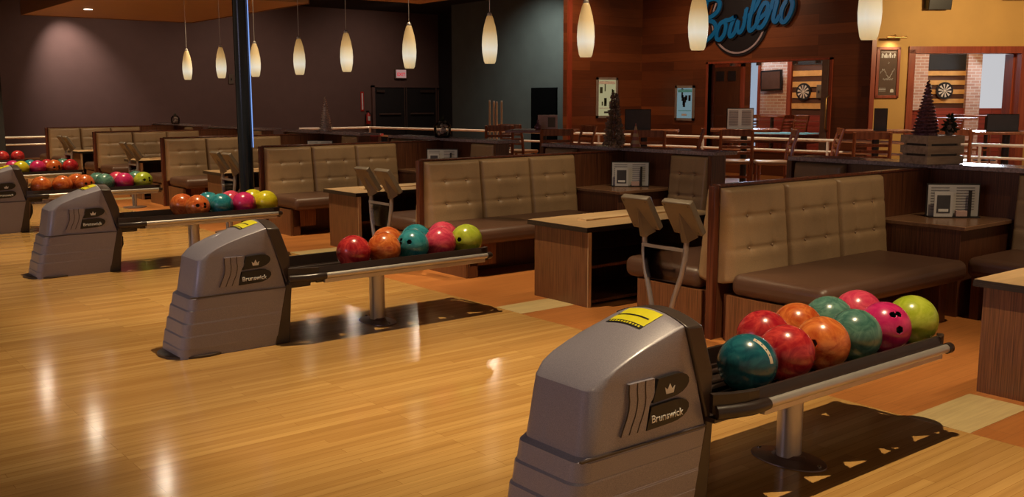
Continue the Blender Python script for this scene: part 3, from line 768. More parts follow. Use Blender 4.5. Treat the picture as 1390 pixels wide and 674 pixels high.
tl = ['low wood table cut by the right edge of the view', 'low wood table with open shelf behind the nearest scoring console', 'low wood table behind the second-nearest scoring console', 'low wood table to the left of the black post', 'low wood table of the fifth booth along, far left', 'smallest, farthest low wood table at the left']
tx = [4.93, 4.77, 4.80, 4.83, 4.86, 4.9]
ty = [2.05, 5.42, 8.76, 12.1, 15.4, 18.75]
for k in range(6):
    if k == 0: tb.location = (tx[0], ty[0], 0); tag(tb, tl[0], None, 'low booth tables')
    else: dup(tb, (tx[k], ty[k], 0), 0, tl[k], 'low booth tables')

# scoring consoles
def console():
    t = thing('scoring_console', '', 'scoring console', (0, 0, 0))
    MB().lathe([(.16, 0), (.16, .01), (.06, .02)], (0, 0, 0), 28).build('base_plate', M_base, t)
    for s, nm in ((1, 'l'), (-1, 'r')):
        y = .17 * s
        MB().tube([(.0, .045 * s, .01), (.0, .06 * s, .15), (.0, .10 * s, .30), (.01, .15 * s, .45), (.015, y, .56), (.02, y, .65), (.0, y, .72)], .017, 12).build('pole', M_pole, t)
        R = Matrix.Rotation(math.radians(58), 3, 'Y')
        c = Vector((-.01, y, .805))
        h = MB().obox(c, (.235, .225, .042), R).build('keypad_head', M_console, t, bevel=.008, seg=3)
        MB().obox(c + R @ Vector((0, 0, .019)), (.21, .20, .006), R).build('keypad_screen', M_screen, h)
        # wedge bracket on the back
        n = R @ Vector((0, 0, -1)); a = R @ Vector((1, 0, 0))
        p0 = c + n * .017
        q = [p0 - a * .06, p0 + a * .13 + Vector((0, .075, 0)), p0 + a * .13 - Vector((0, .075, 0)), p0 + a * .14 + n * .055 + Vector((0, .024, 0)), p0 + a * .14 + n * .055 - Vector((0, .024, 0))]
        MB().add(q[:5], [(0, 1, 3), (0, 3, 4), (0, 4, 2), (1, 2, 4, 3), (0, 2, 1)]).build('bracket', M_console, h, bevel=.002)
        sw = MB()
        for aa in (-.095, .095):
            for bb in (-.09, .09):
                pc = p0 + a * aa + Vector((0, bb, 0)); sw.tube([pc, pc + n * .004], .006, 8)
        sw.build('screw', M_black, h)
    MB().box(-.008, .008, -.17, .17, .592, .612).build('crossbar', M_pole, t)
    gp = MB().box(-.003, .003, -.15, .15, .40, .592).build('glass_panel', M_glass, t)
    text_part('panel_text', 'Brunswick', .16, (.006, -.02 - .08, .455), (PI / 2, 0, PI / 2), M_black, gp, bold=.01)
    return t
cs = console()
cl_ = ['twin-headed scoring console standing beside the nearest divider post', 'twin-headed scoring console in front of the second booth table', 'twin-headed scoring console just left of the black post', 'far scoring console in front of the fourth tan bench', 'small far scoring console in front of the fifth tan bench']
for k in range(5):
    l = (4.40 + k * .005, 4.06 + k * P, 0)
    if k == 0: cs.location = l; tag(cs, cl_[0], None, 'scoring consoles')
    else: dup(cs, l, 0, cl_[k], 'scoring consoles')

# ------------------------------------------------------------------ pendants
def pendant():
    t = thing('pendant_light', '', 'pendant light', (0, 0, 0))
    MB().lathe([(.046, 0), (.056, .02), (.070, .10), (.074, .17), (.070, .25), (.055, .34), (.036, .41), (.027, .435), (.024, .44)], n=28).build('glass_shade', M_pend, t, angle=60)
    MB().lathe([(.025, .438), (.022, .46), (.006, .475)], n=16).build('cap', M_alu, t)
    MB().tube([(0, 0, .47), (0, 0, 2.45)], .0035, 8).build('cord', M_alu, t)
    MB().lathe([(.06, 2.43), (.06, 2.455)], n=20).build('ceiling_rose', M_alu, t)
    return t
pd = pendant()
py = [3.552, 4.954, 6.173, 7.498, 8.893, 10.23, 11.428, 12.742, 13.907, 15.239]
pz = [1.86, 1.85, 1.84, 1.825, 1.815, 1.81, 1.80, 1.80, 1.80, 1.80]
pn = ['amber glass pendant nearest the right, over the nearest tan bench', 'amber glass pendant hanging in front of the blue lettered sign', 'amber glass pendant over the second booth table, before the plank wall edge', 'amber glass pendant in front of the slate wall',
      'amber glass pendant just right of the red exit sign', 'amber glass pendant left of the exit sign, fifth from the farthest', 'amber glass pendant fourth from the farthest, right of the black post', 'amber glass pendant immediately right of the black post',
      'amber glass pendant immediately left of the black post', 'farthest, leftmost amber glass pendant']
for i in range(10):
    if i == 0: pd.location = (5.7, py[0], pz[0]); tag(pd, pn[0], None, 'amber pendants over the booths')
    else: dup(pd, (5.7, py[i], pz[i]), 0, pn[i], 'amber pendants over the booths')

# ------------------------------------------------------------------ guard rail
rl = thing('guard_rail', 'long cream two-bar guard rail running behind the seating', 'rail', (10.3, 17.6, 0))
A = Vector((10.3, 17.6, 0)); B = Vector((12.6, 2.0, 0)); C0 = Vector((8.7, 17.55, 0)); 
for z in (.93, .775):
    Z = Vector((0, 0, z)); r_ = .022 if z > .9 else .018
    MB().tube([C0 + Z, A + Z, B + Z], r_, 10).build('rail_bar', M_rail, rl, (10.3, 17.6, 0))
for i in range(9):
    p = A + (B - A) * (i / 8)
    MB().tube([p, p + Vector((0, 0, .93))], .02, 8).build('rail_post', M_rail, rl, (10.3, 17.6, 0))
for x in (3.2, 4.6):
    pass
for i in range(1):
    p = C0
    MB().tube([p, p + Vector((0, 0, .93))], .02, 8).build('rail_post', M_rail, rl, (10.3, 17.6, 0))

rl2 = thing('guard_rail', 'short pale two-bar rail at the far left, beyond the farthest bench', 'rail', (4.2, 22.2, 0))
for z in (.735, .59): MB().tube([(4.2, 22.2, z), (7.4, 22.2, z)], .022, 10).build('rail_bar', M_rail, rl2, (4.2, 22.2, 0))
for x in (4.25, 5.8, 7.35): MB().tube([(x, 22.2, 0), (x, 22.2, .735)], .02, 8).build('rail_post', M_rail, rl2, (4.2, 22.2, 0))
# ------------------------------------------------------------------ concourse furniture
def chair():
    t = thing('bar_chair', '', 'chair', (0, 0, 0))   # faces +x
    for x, y in ((.18, .18), (.18, -.18)):
        MB().tube([(x + .02, y, 0), (x, y, .70)], [.017, .021], 8).build('leg', M_chair, t)
    for y in (.19, -.19):
        MB().tube([(-.22, y, 0), (-.19, y, .40), (-.18, y, .72), (-.21, y, .92), (-.27, y, 1.12)], [.018, .021, .023, .021, .018], 8).build('leg', M_chair, t)
    MB().box(-.20, .21, -.21, .21, .69, .735).build('seat', M_chairseat, t, bevel=.015)
    for z, h, x in ((1.04, .085, -.245), (.955, .035, -.222), (.885, .035, -.205), (.815, .035, -.193)):
        MB().box(x - .01, x + .01, -.19, .19, z, z + h).build('back_slat', M_chair, t, bevel=.004)
    MB().box(-.18, .18, .172, .190, .28, .31).box(-.18, .18, -.190, -.172, .28, .31).box(.17, .19, -.18, .18, .20, .23).box(-.2, -.185, -.18, .18, .36, .39).box(-.2, -.185, -.18, .18, .52, .55).build('stretcher', M_chair, t)
    return t
def btable(w=.45):
    t = thing('bar_table', '', 'table', (0, 0, 0))
    MB().box(-w, w, -.36, .36, 1.055, 1.09).build('table_top', M_chair, t, bevel=.006)
    MB().tube([(0, 0, .02), (0, 0, 1.055)], .045, 14).build('pedestal', M_black, t)
    MB().lathe([(.26, 0), (.26, .015), (.05, .04)], n=24).build('base', M_black, t)
    return t
F_ = 1334.7
def ud(u, d):
    a = (u - 695) / F_; return (d * (.6226 + a * .7826), d * (.7826 - a * .6226))
AZ = .70
ch = chair(); bt_ = btable()
H = .9  # heading away from the lanes
chairs = [
 (677, 14.4, .95, 'cherry bar chair left of the table before the slate wall, back to the lanes'), (705, 15.0, .3, 'cherry bar chair second from left before the slate wall, slats seen from the side'),
 (753, 12.6, .95, 'cherry bar chair with bright blue edge glints, in front of the cardboard box table'), (777, 13.9, 2.9, 'cherry bar chair against the plank wall edge, right of the cardboard box'),
 (816, 12.4, 2.4, 'cherry bar chair half hidden behind the twig tree'), (878, 12.0, .8, 'cherry bar chair behind the small striped cone'),
 (925, 12.6, 2.3, 'cherry bar chair seen edge-on below the right poster'), (997, 12.4, .72, 'cherry bar chair with slatted back facing the lanes, below the mirror window'),
 (1048, 12.2, 2.35, 'cherry bar chair turned sideways, right of the slat-back chair below the mirror window'), (1110, 12.6, 2.3, 'cherry bar chair at the right side of the mirror window'),
 (1180, 11.3, .6, 'cherry bar chair beside the wooden crate, left of it'), (1290, 12.3, .5, 'cherry bar chair behind the wooden crate, left of the dark menu board'),
]
for i, (u, d_, h, lab) in enumerate(chairs):
    x, y = ud(u, d_)
    if i == 0: ch.location = (x, y, 0); ch.rotation_euler = (0, 0, h); tag(ch, lab, None, 'cherry bar chairs')
    else: dup(ch, (x, y, 0), h, lab, 'cherry bar chairs')
tabs = [(737, 13.3, AZ - PI / 2, 'dark bar table carrying the cardboard box before the slate wall'), (873, 13.1, AZ - PI / 2, 'bar table behind the twig tree, below the plank corner'),
        (1008, 13.5, AZ - PI / 2, 'bar table with a white menu holder before the mirror window'), (1186, 12.9, AZ - PI / 2, 'bar table with a dark slate card before the ochre wall'),
        (1362, 12.3, AZ - PI / 2, 'bar table with a wide dark menu board at the right edge')]
for i, (u, d_, h, lab) in enumerate(tabs):
    x, y = ud(u, d_)
    if i == 0: bt_.location = (x, y, 0); bt_.rotation_euler = (0, 0, h); tag(bt_, lab, None, 'bar tables on the concourse')
    else: dup(bt_, (x, y, 0), h, lab, 'bar tables on the concourse')
VA = .9 - PI / 2   # local x to the right in the view
# menu holders
def menu_holder(name, label, w, h, loc, rz, board=M_paper, flyer=True):
    t = thing(name, label, 'menu holder', loc, rz)
    MB().box(-w / 2, w / 2, .03, .036, .0, h).build('menu_card', board, t)
    for j in range(2):
        ln = MB()
        for i in range(9):
            ln.box(-w / 2 + .02 + j * w / 2, -w / 2 + .02 + j * w / 2 + w * .36, .0285, .03, h * .9 - i * h * .085, h * .9 - i * h * .085 + h * .03)
        if board is M_paper: ln.build('menu_text', M_ink, t)
    MB().box(-w / 2 - .01, w / 2 + .01, .038, .044, 0, h + .012).build('backing', M_black, t)
    MB().box(-w / 2, w / 2, -.03, .05, 0, .008).build('stand', M_black, t)
    if flyer:
        f = MB().box(-w * .42, -w * .42 + .13, -.03, -.024, .008, .19).build('flyer', M_paper, t)
        MB().box(-w * .42 + .018, -w * .42 + .112, -.0325, -.03, .035, .165).build('flyer_picture', M_darkcard, f)
        MB().box(-w * .42 + .03, -w * .42 + .10, -.034, -.0325, .045, .065).build('flyer_caption', M_white, f)
        MB().box(.01, .09, -.02, .02, .008, .05).build('coaster_pack', M_kraft, t, bevel=.003)
        MB().box(w * .27, w * .27 + .02, -.01, .005, .008, .2).build('pen_holder', M_black, t)
    return t
zt = .631
def corner_loc(k, dx, dy): return (XT[k] + dx, 3.955 + k * P + dy, zt)
menu_holder('menu_holder', 'white menu card in a dark holder with framed flyer, on the nearest corner table', .36, .235, corner_loc(0, 2.24, -.36), VA - .1)
menu_holder('menu_holder', 'white menu card and small dark flyer on the second-nearest corner table', .36, .235, corner_loc(1, 2.24, -.36), VA - .1)
menu_holder('menu_holder', 'pale menu holder on the third-nearest corner table, above the second bench', .38, .235, corner_loc(2, 2.24, -.36), VA - .1)
menu_holder('menu_holder', 'pale menu card just showing on the fourth-nearest corner table', .38, .235, corner_loc(3, 2.24, -.36), VA - .1, flyer=False)
def onfurn(u, d_, z): x, y = ud(u, d_); return (x, y, z)
menu_holder('menu_holder', 'white printed menu holder on the bar table before the mirror window', .34, .27, onfurn(1003, 13.2, 1.09), VA, flyer=False)
menu_holder('menu_holder', 'dark slate card holder on the bar table before the ochre wall', .14, .27, onfurn(1192, 12.4, 1.09), VA - .2, M_darkcard, flyer=False)
menu_holder('menu_holder', 'wide dark menu board on the bar table at the right edge', .38, .20, onfurn(1358, 12.2, .93 + .16), VA, M_darkcard, flyer=False)
menu_holder('menu_holder', 'dark speckled menu board on the bar table behind the striped cone', .32, .26, onfurn(865, 12.9, 1.09), VA, M_darkcard, flyer=False)
# cardboard box + bottle
b = thing('cardboard_box', 'pinkish cardboard box standing on the bar table before the slate wall', 'box', onfurn(743, 13.4, 1.091), VA)
MB().box(-.13, .13, -.07, .1, 0, .19).build('carton', M_kraft, b, bevel=.003)
MB().box(.0, .10, -.072, -.07, .03, .16).build('printed_panel', M_console, b)
b = thing('glass_bottle', 'dark squat bottle in front of the cardboard box', 'bottle', onfurn(730, 13.2, 1.091))
MB().lathe([(.035, 0), (.045, .02), (.045, .05), (.018, .08), (.012, .12), (.014, .13)], n=18).build('bottle_body', M_wire, b, angle=60)
# wooden cues leaning
for i, (u, h) in enumerate(((665, 1.48), (670.5, 1.47), (674.5, 1.46), (681, 1.47))):
    x, y = ud(u, 15.4)
    c = thing('pool_cue', ['leftmost thin upright wooden cue before the slate wall', 'second upright wooden cue from the left before the slate wall', 'third upright wooden cue from the left before the slate wall', 'rightmost upright wooden cue before the slate wall'][i], 'cue', (x, y, 0), group='upright wooden cues')
    MB().tube([(0, 0, .0), (0, 0, h * .5), (0, 0, h - .02)], [.02, .017, .014], 8).build('shaft', M_strip, c)
    MB().tube([(0, 0, h - .02), (0, 0, h)], .013, 8).build('tip', M_white, c)
# red topped tables far
x, y = ud(497, 18.0)
b = thing('red_table', 'low table with a bright red top beside the guard rail corner', 'table', (x, y, 0), VA)
MB().box(-.3, .3, -.25, .25, .84, .87).build('table_top', M_redtop, b)
MB().box(-.26, .26, -.2, .2, 0, .84).build('cabinet', M_darkzebra, b)
MB().tube([(-.3, -.28, .90), (.32, -.28, .88)], .012, 8).build('rail', M_rail, b)

# ------------------------------------------------------------------ decorations on the counters
zc = 1.002
def top_loc(k, dx, dy): return (XT[k] + dx, 3.955 + k * P + dy, zc)
# crate with cones
cb = thing('wooden_crate', 'weathered slatted wooden crate on the nearest counter corner', 'crate', top_loc(0, 2.50, -.02), VA + .32)
cw, cd, chh = .34, .30, .215
c = MB()
for i in range(3):
    z0 = i * .077
    MB().box(-cw / 2, cw / 2, -cd / 2, -cd / 2 + .014, z0, z0 + .06).build('slat', M_crate, cb)
    MB().box(-cw / 2, cw / 2, cd / 2 - .014, cd / 2, z0, z0 + .06).build('slat', M_crate, cb)
    MB().box(cw / 2 - .016, cw / 2, -cd / 2 + .014, cd / 2 - .014, z0, z0 + .06).build('slat', M_crate, cb)
    MB().box(-cw / 2, -cw / 2 + .016, -cd / 2 + .014, cd / 2 - .014, z0, z0 + .06).build('slat', M_crate, cb)
for sx in (-1, 1):
    for sy in (-1, 1):
        MB().box(sx * (cw / 2 - .034) - .015, sx * (cw / 2 - .034) + .015, sy * (cd / 2 - .029) - .012, sy * (cd / 2 - .029) + .012, 0, chh).build('corner_post', M_crate, cb)
MB().box(-cw / 2 + .02, cw / 2 - .02, -cd / 2 + .02, cd / 2 - .02, .0, .012).build('bottom', M_crate, cb)
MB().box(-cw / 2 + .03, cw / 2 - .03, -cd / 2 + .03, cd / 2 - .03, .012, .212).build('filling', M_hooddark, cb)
def wire_cone(name, label, loc, h, r, mat, turns=16, bands=None):
    t = thing(name, label, 'cone tree', loc)
    pts = []
    n = turns * 14
    for i in range(n + 1):
        f = i / n; a = f * turns * 2 * PI; rr = r * (1 - f) + .003
        pts.append((rr * math.cos(a), rr * math.sin(a), h * f + .011))
    mb = MB().tube(pts, .005 + r * .04, 5)
    mb.build('spiral', mat, t, angle=60)
    MB().lathe([(r * .93, .0), (.003, h * .98)], n=20).build('core', bands or mat, t)
    return t
cl_o = Vector(cb.location)
wire_cone('cone_tree', 'tall purple glitter cone tree standing in the wooden crate', cl_o + Vector((-.035, .04, .213)), .40, .095, M_wire)
def twig_tree(label, loc, h, r, mat, n=900, seed=3, lean=0):
    t = thing('twig_tree', label, 'tree', loc)
    rnd = random.Random(seed); mb = MB()
    for i in range(n):
        f = rnd.random() ** 1.2; a = rnd.uniform(0, 2 * PI); rr = r * (1 - f * .8) * rnd.uniform(.25, 1)
        p = Vector((rr * math.cos(a), rr * math.sin(a), h * f + .03))
        d = Vector((math.cos(a), math.sin(a), rnd.uniform(-.6, .6))) * rnd.uniform(.015, .045) * (1 - .5 * f)
        s = Vector((-math.sin(a), math.cos(a), rnd.uniform(-.5, .5))) * .006
        mb.add([p - s, p + s, p + d + s * .5, p + d - s * .5], [(0, 1, 2, 3)])
        s2 = Vector((0, 0, .006))
        mb.add([p - s2, p + s2, p + d + s2, p + d - s2], [(0, 1, 2, 3)])
    for vv in range(len(mb.v)): mb.v[vv] = (mb.v[vv][0], mb.v[vv][1], max(mb.v[vv][2], .004))
    mb.build('needles', mat, t)
    MB().tube([(0, 0, 0), (0, 0, h)], [r * .25, .006], 8).build('trunk', M_chair, t)
    MB().lathe([(r * .62, 0), (r * .7, .07), (r * .6, .075)], n=18).build('base_pot', M_brownneedle, t)
    li = MB()
    for i in range(6):
        a = rnd.uniform(0, 6.28); f = rnd.uniform(.1, .8); rr = r * (1 - f * .8)
        li.lathe([(.002, -.006), (.008, 0), (.002, .006)], (rr * math.cos(a), rr * math.sin(a), h * f), 8)
    li.build('ornament', M_gold, t)
    return t
twig_tree('small green twig tree beside the glitter cone in the crate', cl_o + Vector((.125, -.065, .213)), .13, .045, M_green, 150, 5)
twig_tree('brown twig Christmas tree on the second-nearest counter corner', top_loc(1, 2.33, -.03), .52, .10, M_brownneedle, 1500, 9)
def banded():
    n = NT('rusty_striped_cone'); n.set(rough=.4)
    tc = n.n('ShaderNodeTexCoord'); sp = n.n('ShaderNodeSeparateXYZ'); n.l(tc.outputs['Object'], sp.inputs[0])
    wv = n.n('ShaderNodeMath', operation='MULTIPLY'); n.l(sp.outputs[2], wv.inputs[0]); wv.inputs[1].default_value = 14
    fr = n.n('ShaderNodeMath', operation='FRACT'); n.l(wv.outputs[0], fr.inputs[0])
    n.l(n.ramp(fr.outputs[0], [(.45, (.42, .12, .08)), (.55, (.62, .40, .20))]), n.b.inputs['Base Color']); return n.m
c = thing('striped_cone', 'small rusty striped cone on the counter right of the twig tree', 'cone ornament', top_loc(1, 2.55, -.12))
MB().lathe([(.052, 0), (.050, .01), (.003, .245)], n=24).build('cone', banded(), c)
MB().lathe([(.058, 0), (.058, .006)], n=24).build('cone_base', M_gold, c)
wire_cone('cone_tree', 'silver wire cone tree standing on the fourth-nearest counter', top_loc(3, 2.55, .0), .52, .10, M_wire2)
# jar with greens
def jar(label, loc, s=1.0):
    j = thing('glass_jar', label, 'jar', loc)
    MB().lathe([(.075 * s, 0), (.095 * s, .02), (.098 * s, .13 * s), (.07 * s, .17 * s), (.05 * s, .19 * s)], n=24).build('jar_body', glass('smoked_jar_glass', (.85, .83, .8), .08), j, angle=60)
    f = MB(); rnd = random.Random(4)
    for i in range(16):
        a = rnd.uniform(0, 6.28); r = rnd.uniform(0, .055) * s; z = rnd.uniform(.04, .15) * s
        f.lathe([(.004, -.02 * s), (.018 * s, -.008), (.018 * s, .008), (.004, .02 * s)], (r * math.cos(a), r * math.sin(a), z), 8)
    f.build('ornament_filling', M_wire2, j, angle=60)
    g = MB()
    for i in range(60):
        a = rnd.uniform(0, 6.28); e = rnd.uniform(.2, 1.3); d = Vector((math.cos(a) * math.cos(e), math.sin(a) * math.cos(e), math.sin(e))) * rnd.uniform(.04, .09) * s
        p = Vector((0, 0, .18 * s)); sd = Vector((-math.sin(a), math.cos(a), 0)) * .006
        g.add([p - sd, p + sd, p + d], [(0, 1, 2)])
    g.build('greenery', M_green, j)
    return j
jar('glass jar with greenery on the third-nearest counter', top_loc(2, 2.50, .0), 1.15)
jar('small pale bowl ornament on the counter left of the black post', top_loc(4, 2.5, -.5), .8)
jar('small pale ornament on the far left counter', top_loc(5, 2.4, -.3), .9)

cl3 = thing('ceiling_panel', 'reddish ceiling panel just entering at the top right corner over the ochre wall', 'ceiling panel', YP(3.6, -1.0, 3.17), YA)
MB().box(-1.5, 1.5, -.7, .7, 0, .15).build('panel', M_cloud, cl3); MB().tube([(-.6, 0, .15), (-.6, 0, 1.13)], .01).build('hanger_rod', M_base, cl3); MB().tube([(.8, 0, .15), (.8, 0, 1.13)], .01).build('hanger_rod', M_base, cl3)
# ------------------------------------------------------------------ wall pieces
def poster(label, loc, rz, w, h, cols):
    t = thing('framed_poster', label, 'poster', loc, rz)
    MB().box(-w / 2, -w / 2 + .05, -.03, 0, 0, h).box(w / 2 - .05, w / 2, -.03, 0, 0, h).box(-w / 2, w / 2, -.03, 0, 0, .05).box(-w / 2, w / 2, -.03, 0, h - .05, h).build('frame', M_posterframe, t)
    MB().box(-w / 2 + .05, w / 2 - .05, -.012, 0, .05, h - .05).build('poster_sheet', cols[0], t)
    W = w - .1; rnd = random.Random(len(label))
    m1 = MB()
    for i in range(7): x = -W / 2 + .02 + rnd.random() * (W - .1); z = .25 + rnd.random() * (h - .5); m1.box(x, x + rnd.uniform(.03, .08), -.0135, -.012, z, z + rnd.uniform(.08, .2))
    each(m1, 'poster_figure', cols[1], t)
    MB().box(-W / 2 + .02, W / 2 - .02, -.0138, -.012, h - .14, h - .08).build('poster_heading', cols[2], t)
    MB().box(-W / 2 + .04, W / 2 - .04, -.0138, -.012, .2, .215).build('poster_rule', cols[2], t)
    MB().box(-.08, .06, -.0138, -.012, .10, .14).build('poster_caption', cols[3], t)
    return t
e1 = emit('backlit_poster_yellow', (.75, .68, .36), .42); e2 = emit('backlit_poster_blue', (.35, .55, .62), .36)
p1 = poster('backlit poster in grey frame behind the twig tree on the plank wall', (14.92, 15.485, 1.09), 0, .62, .86, [e1, M_green, M_white, M_darkcard])
p2 = poster('backlit blue poster in grey frame left of the interior window', (15.985, 14.20, 1.04), -PI / 2, .53, .73, [e2, M_screen, M_felt, M_white])
# sign
sg = thing('wall_sign', 'blue script bowling sign on a dark disc with pale ring, high on the plank wall', 'sign', (15.99, 12.5, 2.9), -PI / 2)
cxs, czs, rs = -.33, .16, .68
def disc(r0, r1, y0, y1, mat, nm, n=72):
    vs = []; fs = []
    for k in range(n):
        a = 2 * PI * k / n
        for r, y in ((r1, y0), (r1, y1), (r0, y1), (r0, y0)): vs.append((cxs + r * math.cos(a), y, czs + r * math.sin(a)))
    for k in range(n):
        i = k * 4; j = ((k + 1) % n) * 4
        for q in range(4): fs.append((i + q, j + q, j + (q + 1) % 4, i + (q + 1) % 4))
    return MB().add(vs, fs).build(nm, mat, sg)
disc(.001, rs + .05, -.03, 0, M_signdark, 'disc'); disc(rs - .035, rs, -.045, -.03, M_signring, 'ring')
S = {'B0': [(-1.043, 0.708), (-1.158, 0.421), (-1.245, 0.129), (-1.331, -0.252)],
'B1': [(-1.538, 0.341), (-1.314, 0.475), (-1.121, 0.556), (-0.901, 0.592), (-0.775, 0.498), (-0.823, 0.335), (-0.998, 0.231), (-1.163, 0.178)],
'B2': [(-1.107, 0.185), (-0.911, 0.12), (-0.856, -0.02), (-0.983, -0.162), (-1.189, -0.269), (-1.357, -0.337)],
'o': [(-0.612, 0.133), (-0.746, 0.089), (-0.822, -0.064), (-0.831, -0.19), (-0.747, -0.226), (-0.642, -0.136), (-0.595, 0.028), (-0.618, 0.134), (-0.506, 0.148), (-0.401, 0.182)],
'w': [(-0.401, 0.182), (-0.474, 0.021), (-0.509, -0.122), (-0.466, -0.176), (-0.364, -0.088), (-0.293, 0.114), (-0.3, -0.05), (-0.232, -0.106), (-0.146, 0.023), (-0.095, 0.326)],
'l': [(-0.152, 0.167), (0.012, 0.237), (0.18, 0.447), (0.198, 0.606), (0.134, 0.631), (0.046, 0.336), (-0.02, 0.077), (0.0, -0.087), (0.113, -0.032), (0.22, 0.123)],
'e': [(0.22, 0.123), (0.364, 0.234), (0.408, 0.37), (0.331, 0.416), (0.237, 0.303), (0.17, 0.106), (0.175, -0.016), (0.265, -0.041), (0.372, 0.073), (0.473, 0.286)],
'r': [(0.473, 0.286), (0.538, 0.48), (0.613, 0.434), (0.572, 0.259), (0.543, 0.103), (0.607, 0.049), (0.687, 0.153)],
'o2': [(0.818, 0.419), (0.73, 0.268), (0.714, 0.092), (0.789, 0.028), (0.903, 0.139), (0.966, 0.31), (0.948, 0.428), (0.862, 0.493), (0.818, 0.419)]}
def smooth(pts, n=6):
    out = []
    for i in range(len(pts) - 1):
        p0 = pts[max(i - 1, 0)]; p1 = pts[i]; p2 = pts[i + 1]; p3 = pts[min(i + 2, len(pts) - 1)]
        for k in range(n):
            t = k / n
            out.append(tuple(.5 * ((2 * p1[j]) + (-p0[j] + p2[j]) * t + (2 * p0[j] - 5 * p1[j] + 4 * p2[j] - p3[j]) * t * t + (-p0[j] + 3 * p1[j] - 3 * p2[j] + p3[j]) * t ** 3) for j in (0, 1)))
    return out + [pts[-1]]
def ribbon(mb, pts, w, y0, y1):
    n = len(pts); vs = []
    for i, p in enumerate(pts):
        a = Vector(pts[max(i - 1, 0)]); b = Vector(pts[min(i + 1, n - 1)]); d = (b - a).normalized(); nn = Vector((-d.y, d.x)) * w
        for q in (Vector(p) + nn, Vector(p) - nn):
            vs += [(q.x, y0 - i * .0004, q.y), (q.x, y1, q.y)]
    fs = []
    for i in range(n - 1):
        a = i * 4; b = a + 4
        fs += [(a, b, b + 2, a + 2), (a + 1, a + 3, b + 3, b + 1), (a, a + 1, b + 1, b), (a + 2, b + 2, b + 3, a + 3)]
    fs += [(0, 2, 3, 1), (4 * n - 4, 4 * n - 3, 4 * n - 1, 4 * n - 2)]
    mb.add(vs, fs)
    for p in (pts[0], pts[-1]):
        k = 10; vs = [(p[0] + w * math.cos(2 * PI * i / k), y, p[1] + w * math.sin(2 * PI * i / k)) for y in (y0 + .0006, y1) for i in range(k)]
        mb.add(vs, [tuple(range(k)), tuple(range(k, 2 * k))] + [(i, (i + 1) % k, k + (i + 1) % k, k + i) for i in range(k)])
grp = {'letter_b': ('B0', 'B1', 'B2'), 'letter_o': ('o',), 'letter_w': ('w',), 'letter_l': ('l',), 'letter_e': ('e',), 'letter_r': ('r',), 'letter_last_o': ('o2',)}
om = MB()
for nm, ks in grp.items():
    mb = MB()
    for i, kk in enumerate(ks): ribbon(mb, smooth(S[kk]), .043, -.085 - .001 * i, -.055); ribbon(om, smooth(S[kk]), .072, -.056, -.03)
    mb.build('letter', M_teallet, sg, angle=0)
om.build('letter_outline', M_signdark, sg, angle=0)

# chalkboard + picture light
cbp = thing('chalkboard', 'wood-framed chalkboard with faint chalk writing on the ochre wall', 'chalkboard', YP(.25, -.012, 1.50), YA)
MB().box(-.21, .21, -.03, .01, 0, .05).box(-.21, .21, -.03, .01, .84, .89).box(-.21, -.16, -.03, .01, 0, .89).box(.16, .21, -.03, .01, 0, .89).build('frame', M_redtrim, cbp, bevel=.004)
MB().box(-.16, .16, -.012, .0, .05, .84).build('slate', M_slate, cbp)
ck = MB()
for i in range(8): ck.tube([(-.13 + i * .034, -.013, .70), (-.13 + i * .034 + .008, -.013, .765 + .01 * (i % 2)), (-.13 + i * .034 + .018, -.013, .70 + .03 * (i % 3))], .0035, 5)
for i, x in enumerate((-.12, -.075, -.05, -.02, .02, .06, .10)): ck.box(x, x + .018, -.0135, -.012, .70, .70 + (.08, .05, .08, .05, .09, .05, .08)[i])
ck.box(-.13, .13, -.0135, -.012, .80, .808)
ck.tube([(0.0, -.013, .60), (.02, -.013, .62), (0, -.013, .64), (-.01, -.013, .62), (.02, -.013, .58), (-.02, -.013, .58), (-.01, -.013, .60)], .004, 5)
ck.tube([(-.13 + .009 * i, -.013, .43 + .07 * math.sin(i * .28) + .022 * math.sin(i * 1.9)) for i in range(29)], .004, 5)
ck.tube([(-.08 + .009 * i, -.013, .33 + .02 * math.sin(i * 1.7)) for i in range(21)], .004, 5)
for z in (.12, .145, .17): ck.box(-.14, -.02, -.0135, -.012, z, z + .008)
ck.lathe([(.03, 0), (.032, .03), (.022, .055), (.0, .06)], (.09, -.012, .10), 10, 1, .05)
each(ck, 'chalk_writing', M_paper, cbp)
pl = thing('picture_light', 'brass picture light above the chalkboard', 'lamp', YP(.32, -.05, 2.50), YA)
MB().tube([(-.17, -.12, .05), (.17, -.12, .05)], .02, 12).build('lamp_tube', M_brass, pl)
MB().tube([(0, -.12, .05), (0, -.04, .10), (0, .05, .07)], .008, 8).build('arm', M_brass, pl)
# speaker at the top
sp = thing('wall_speaker', 'small black loudspeaker high on the ochre wall', 'speaker', YP(1.03, -.1, 3.13), YA)
MB().obox((0, -.02, 0), (.4, .2, .2), Matrix.Rotation(.2, 3, 'X')).build('cabinet', M_black, sp, bevel=.01)
MB().box(-.05, .05, .04, .1, .02, .1).build('bracket', M_black, sp)
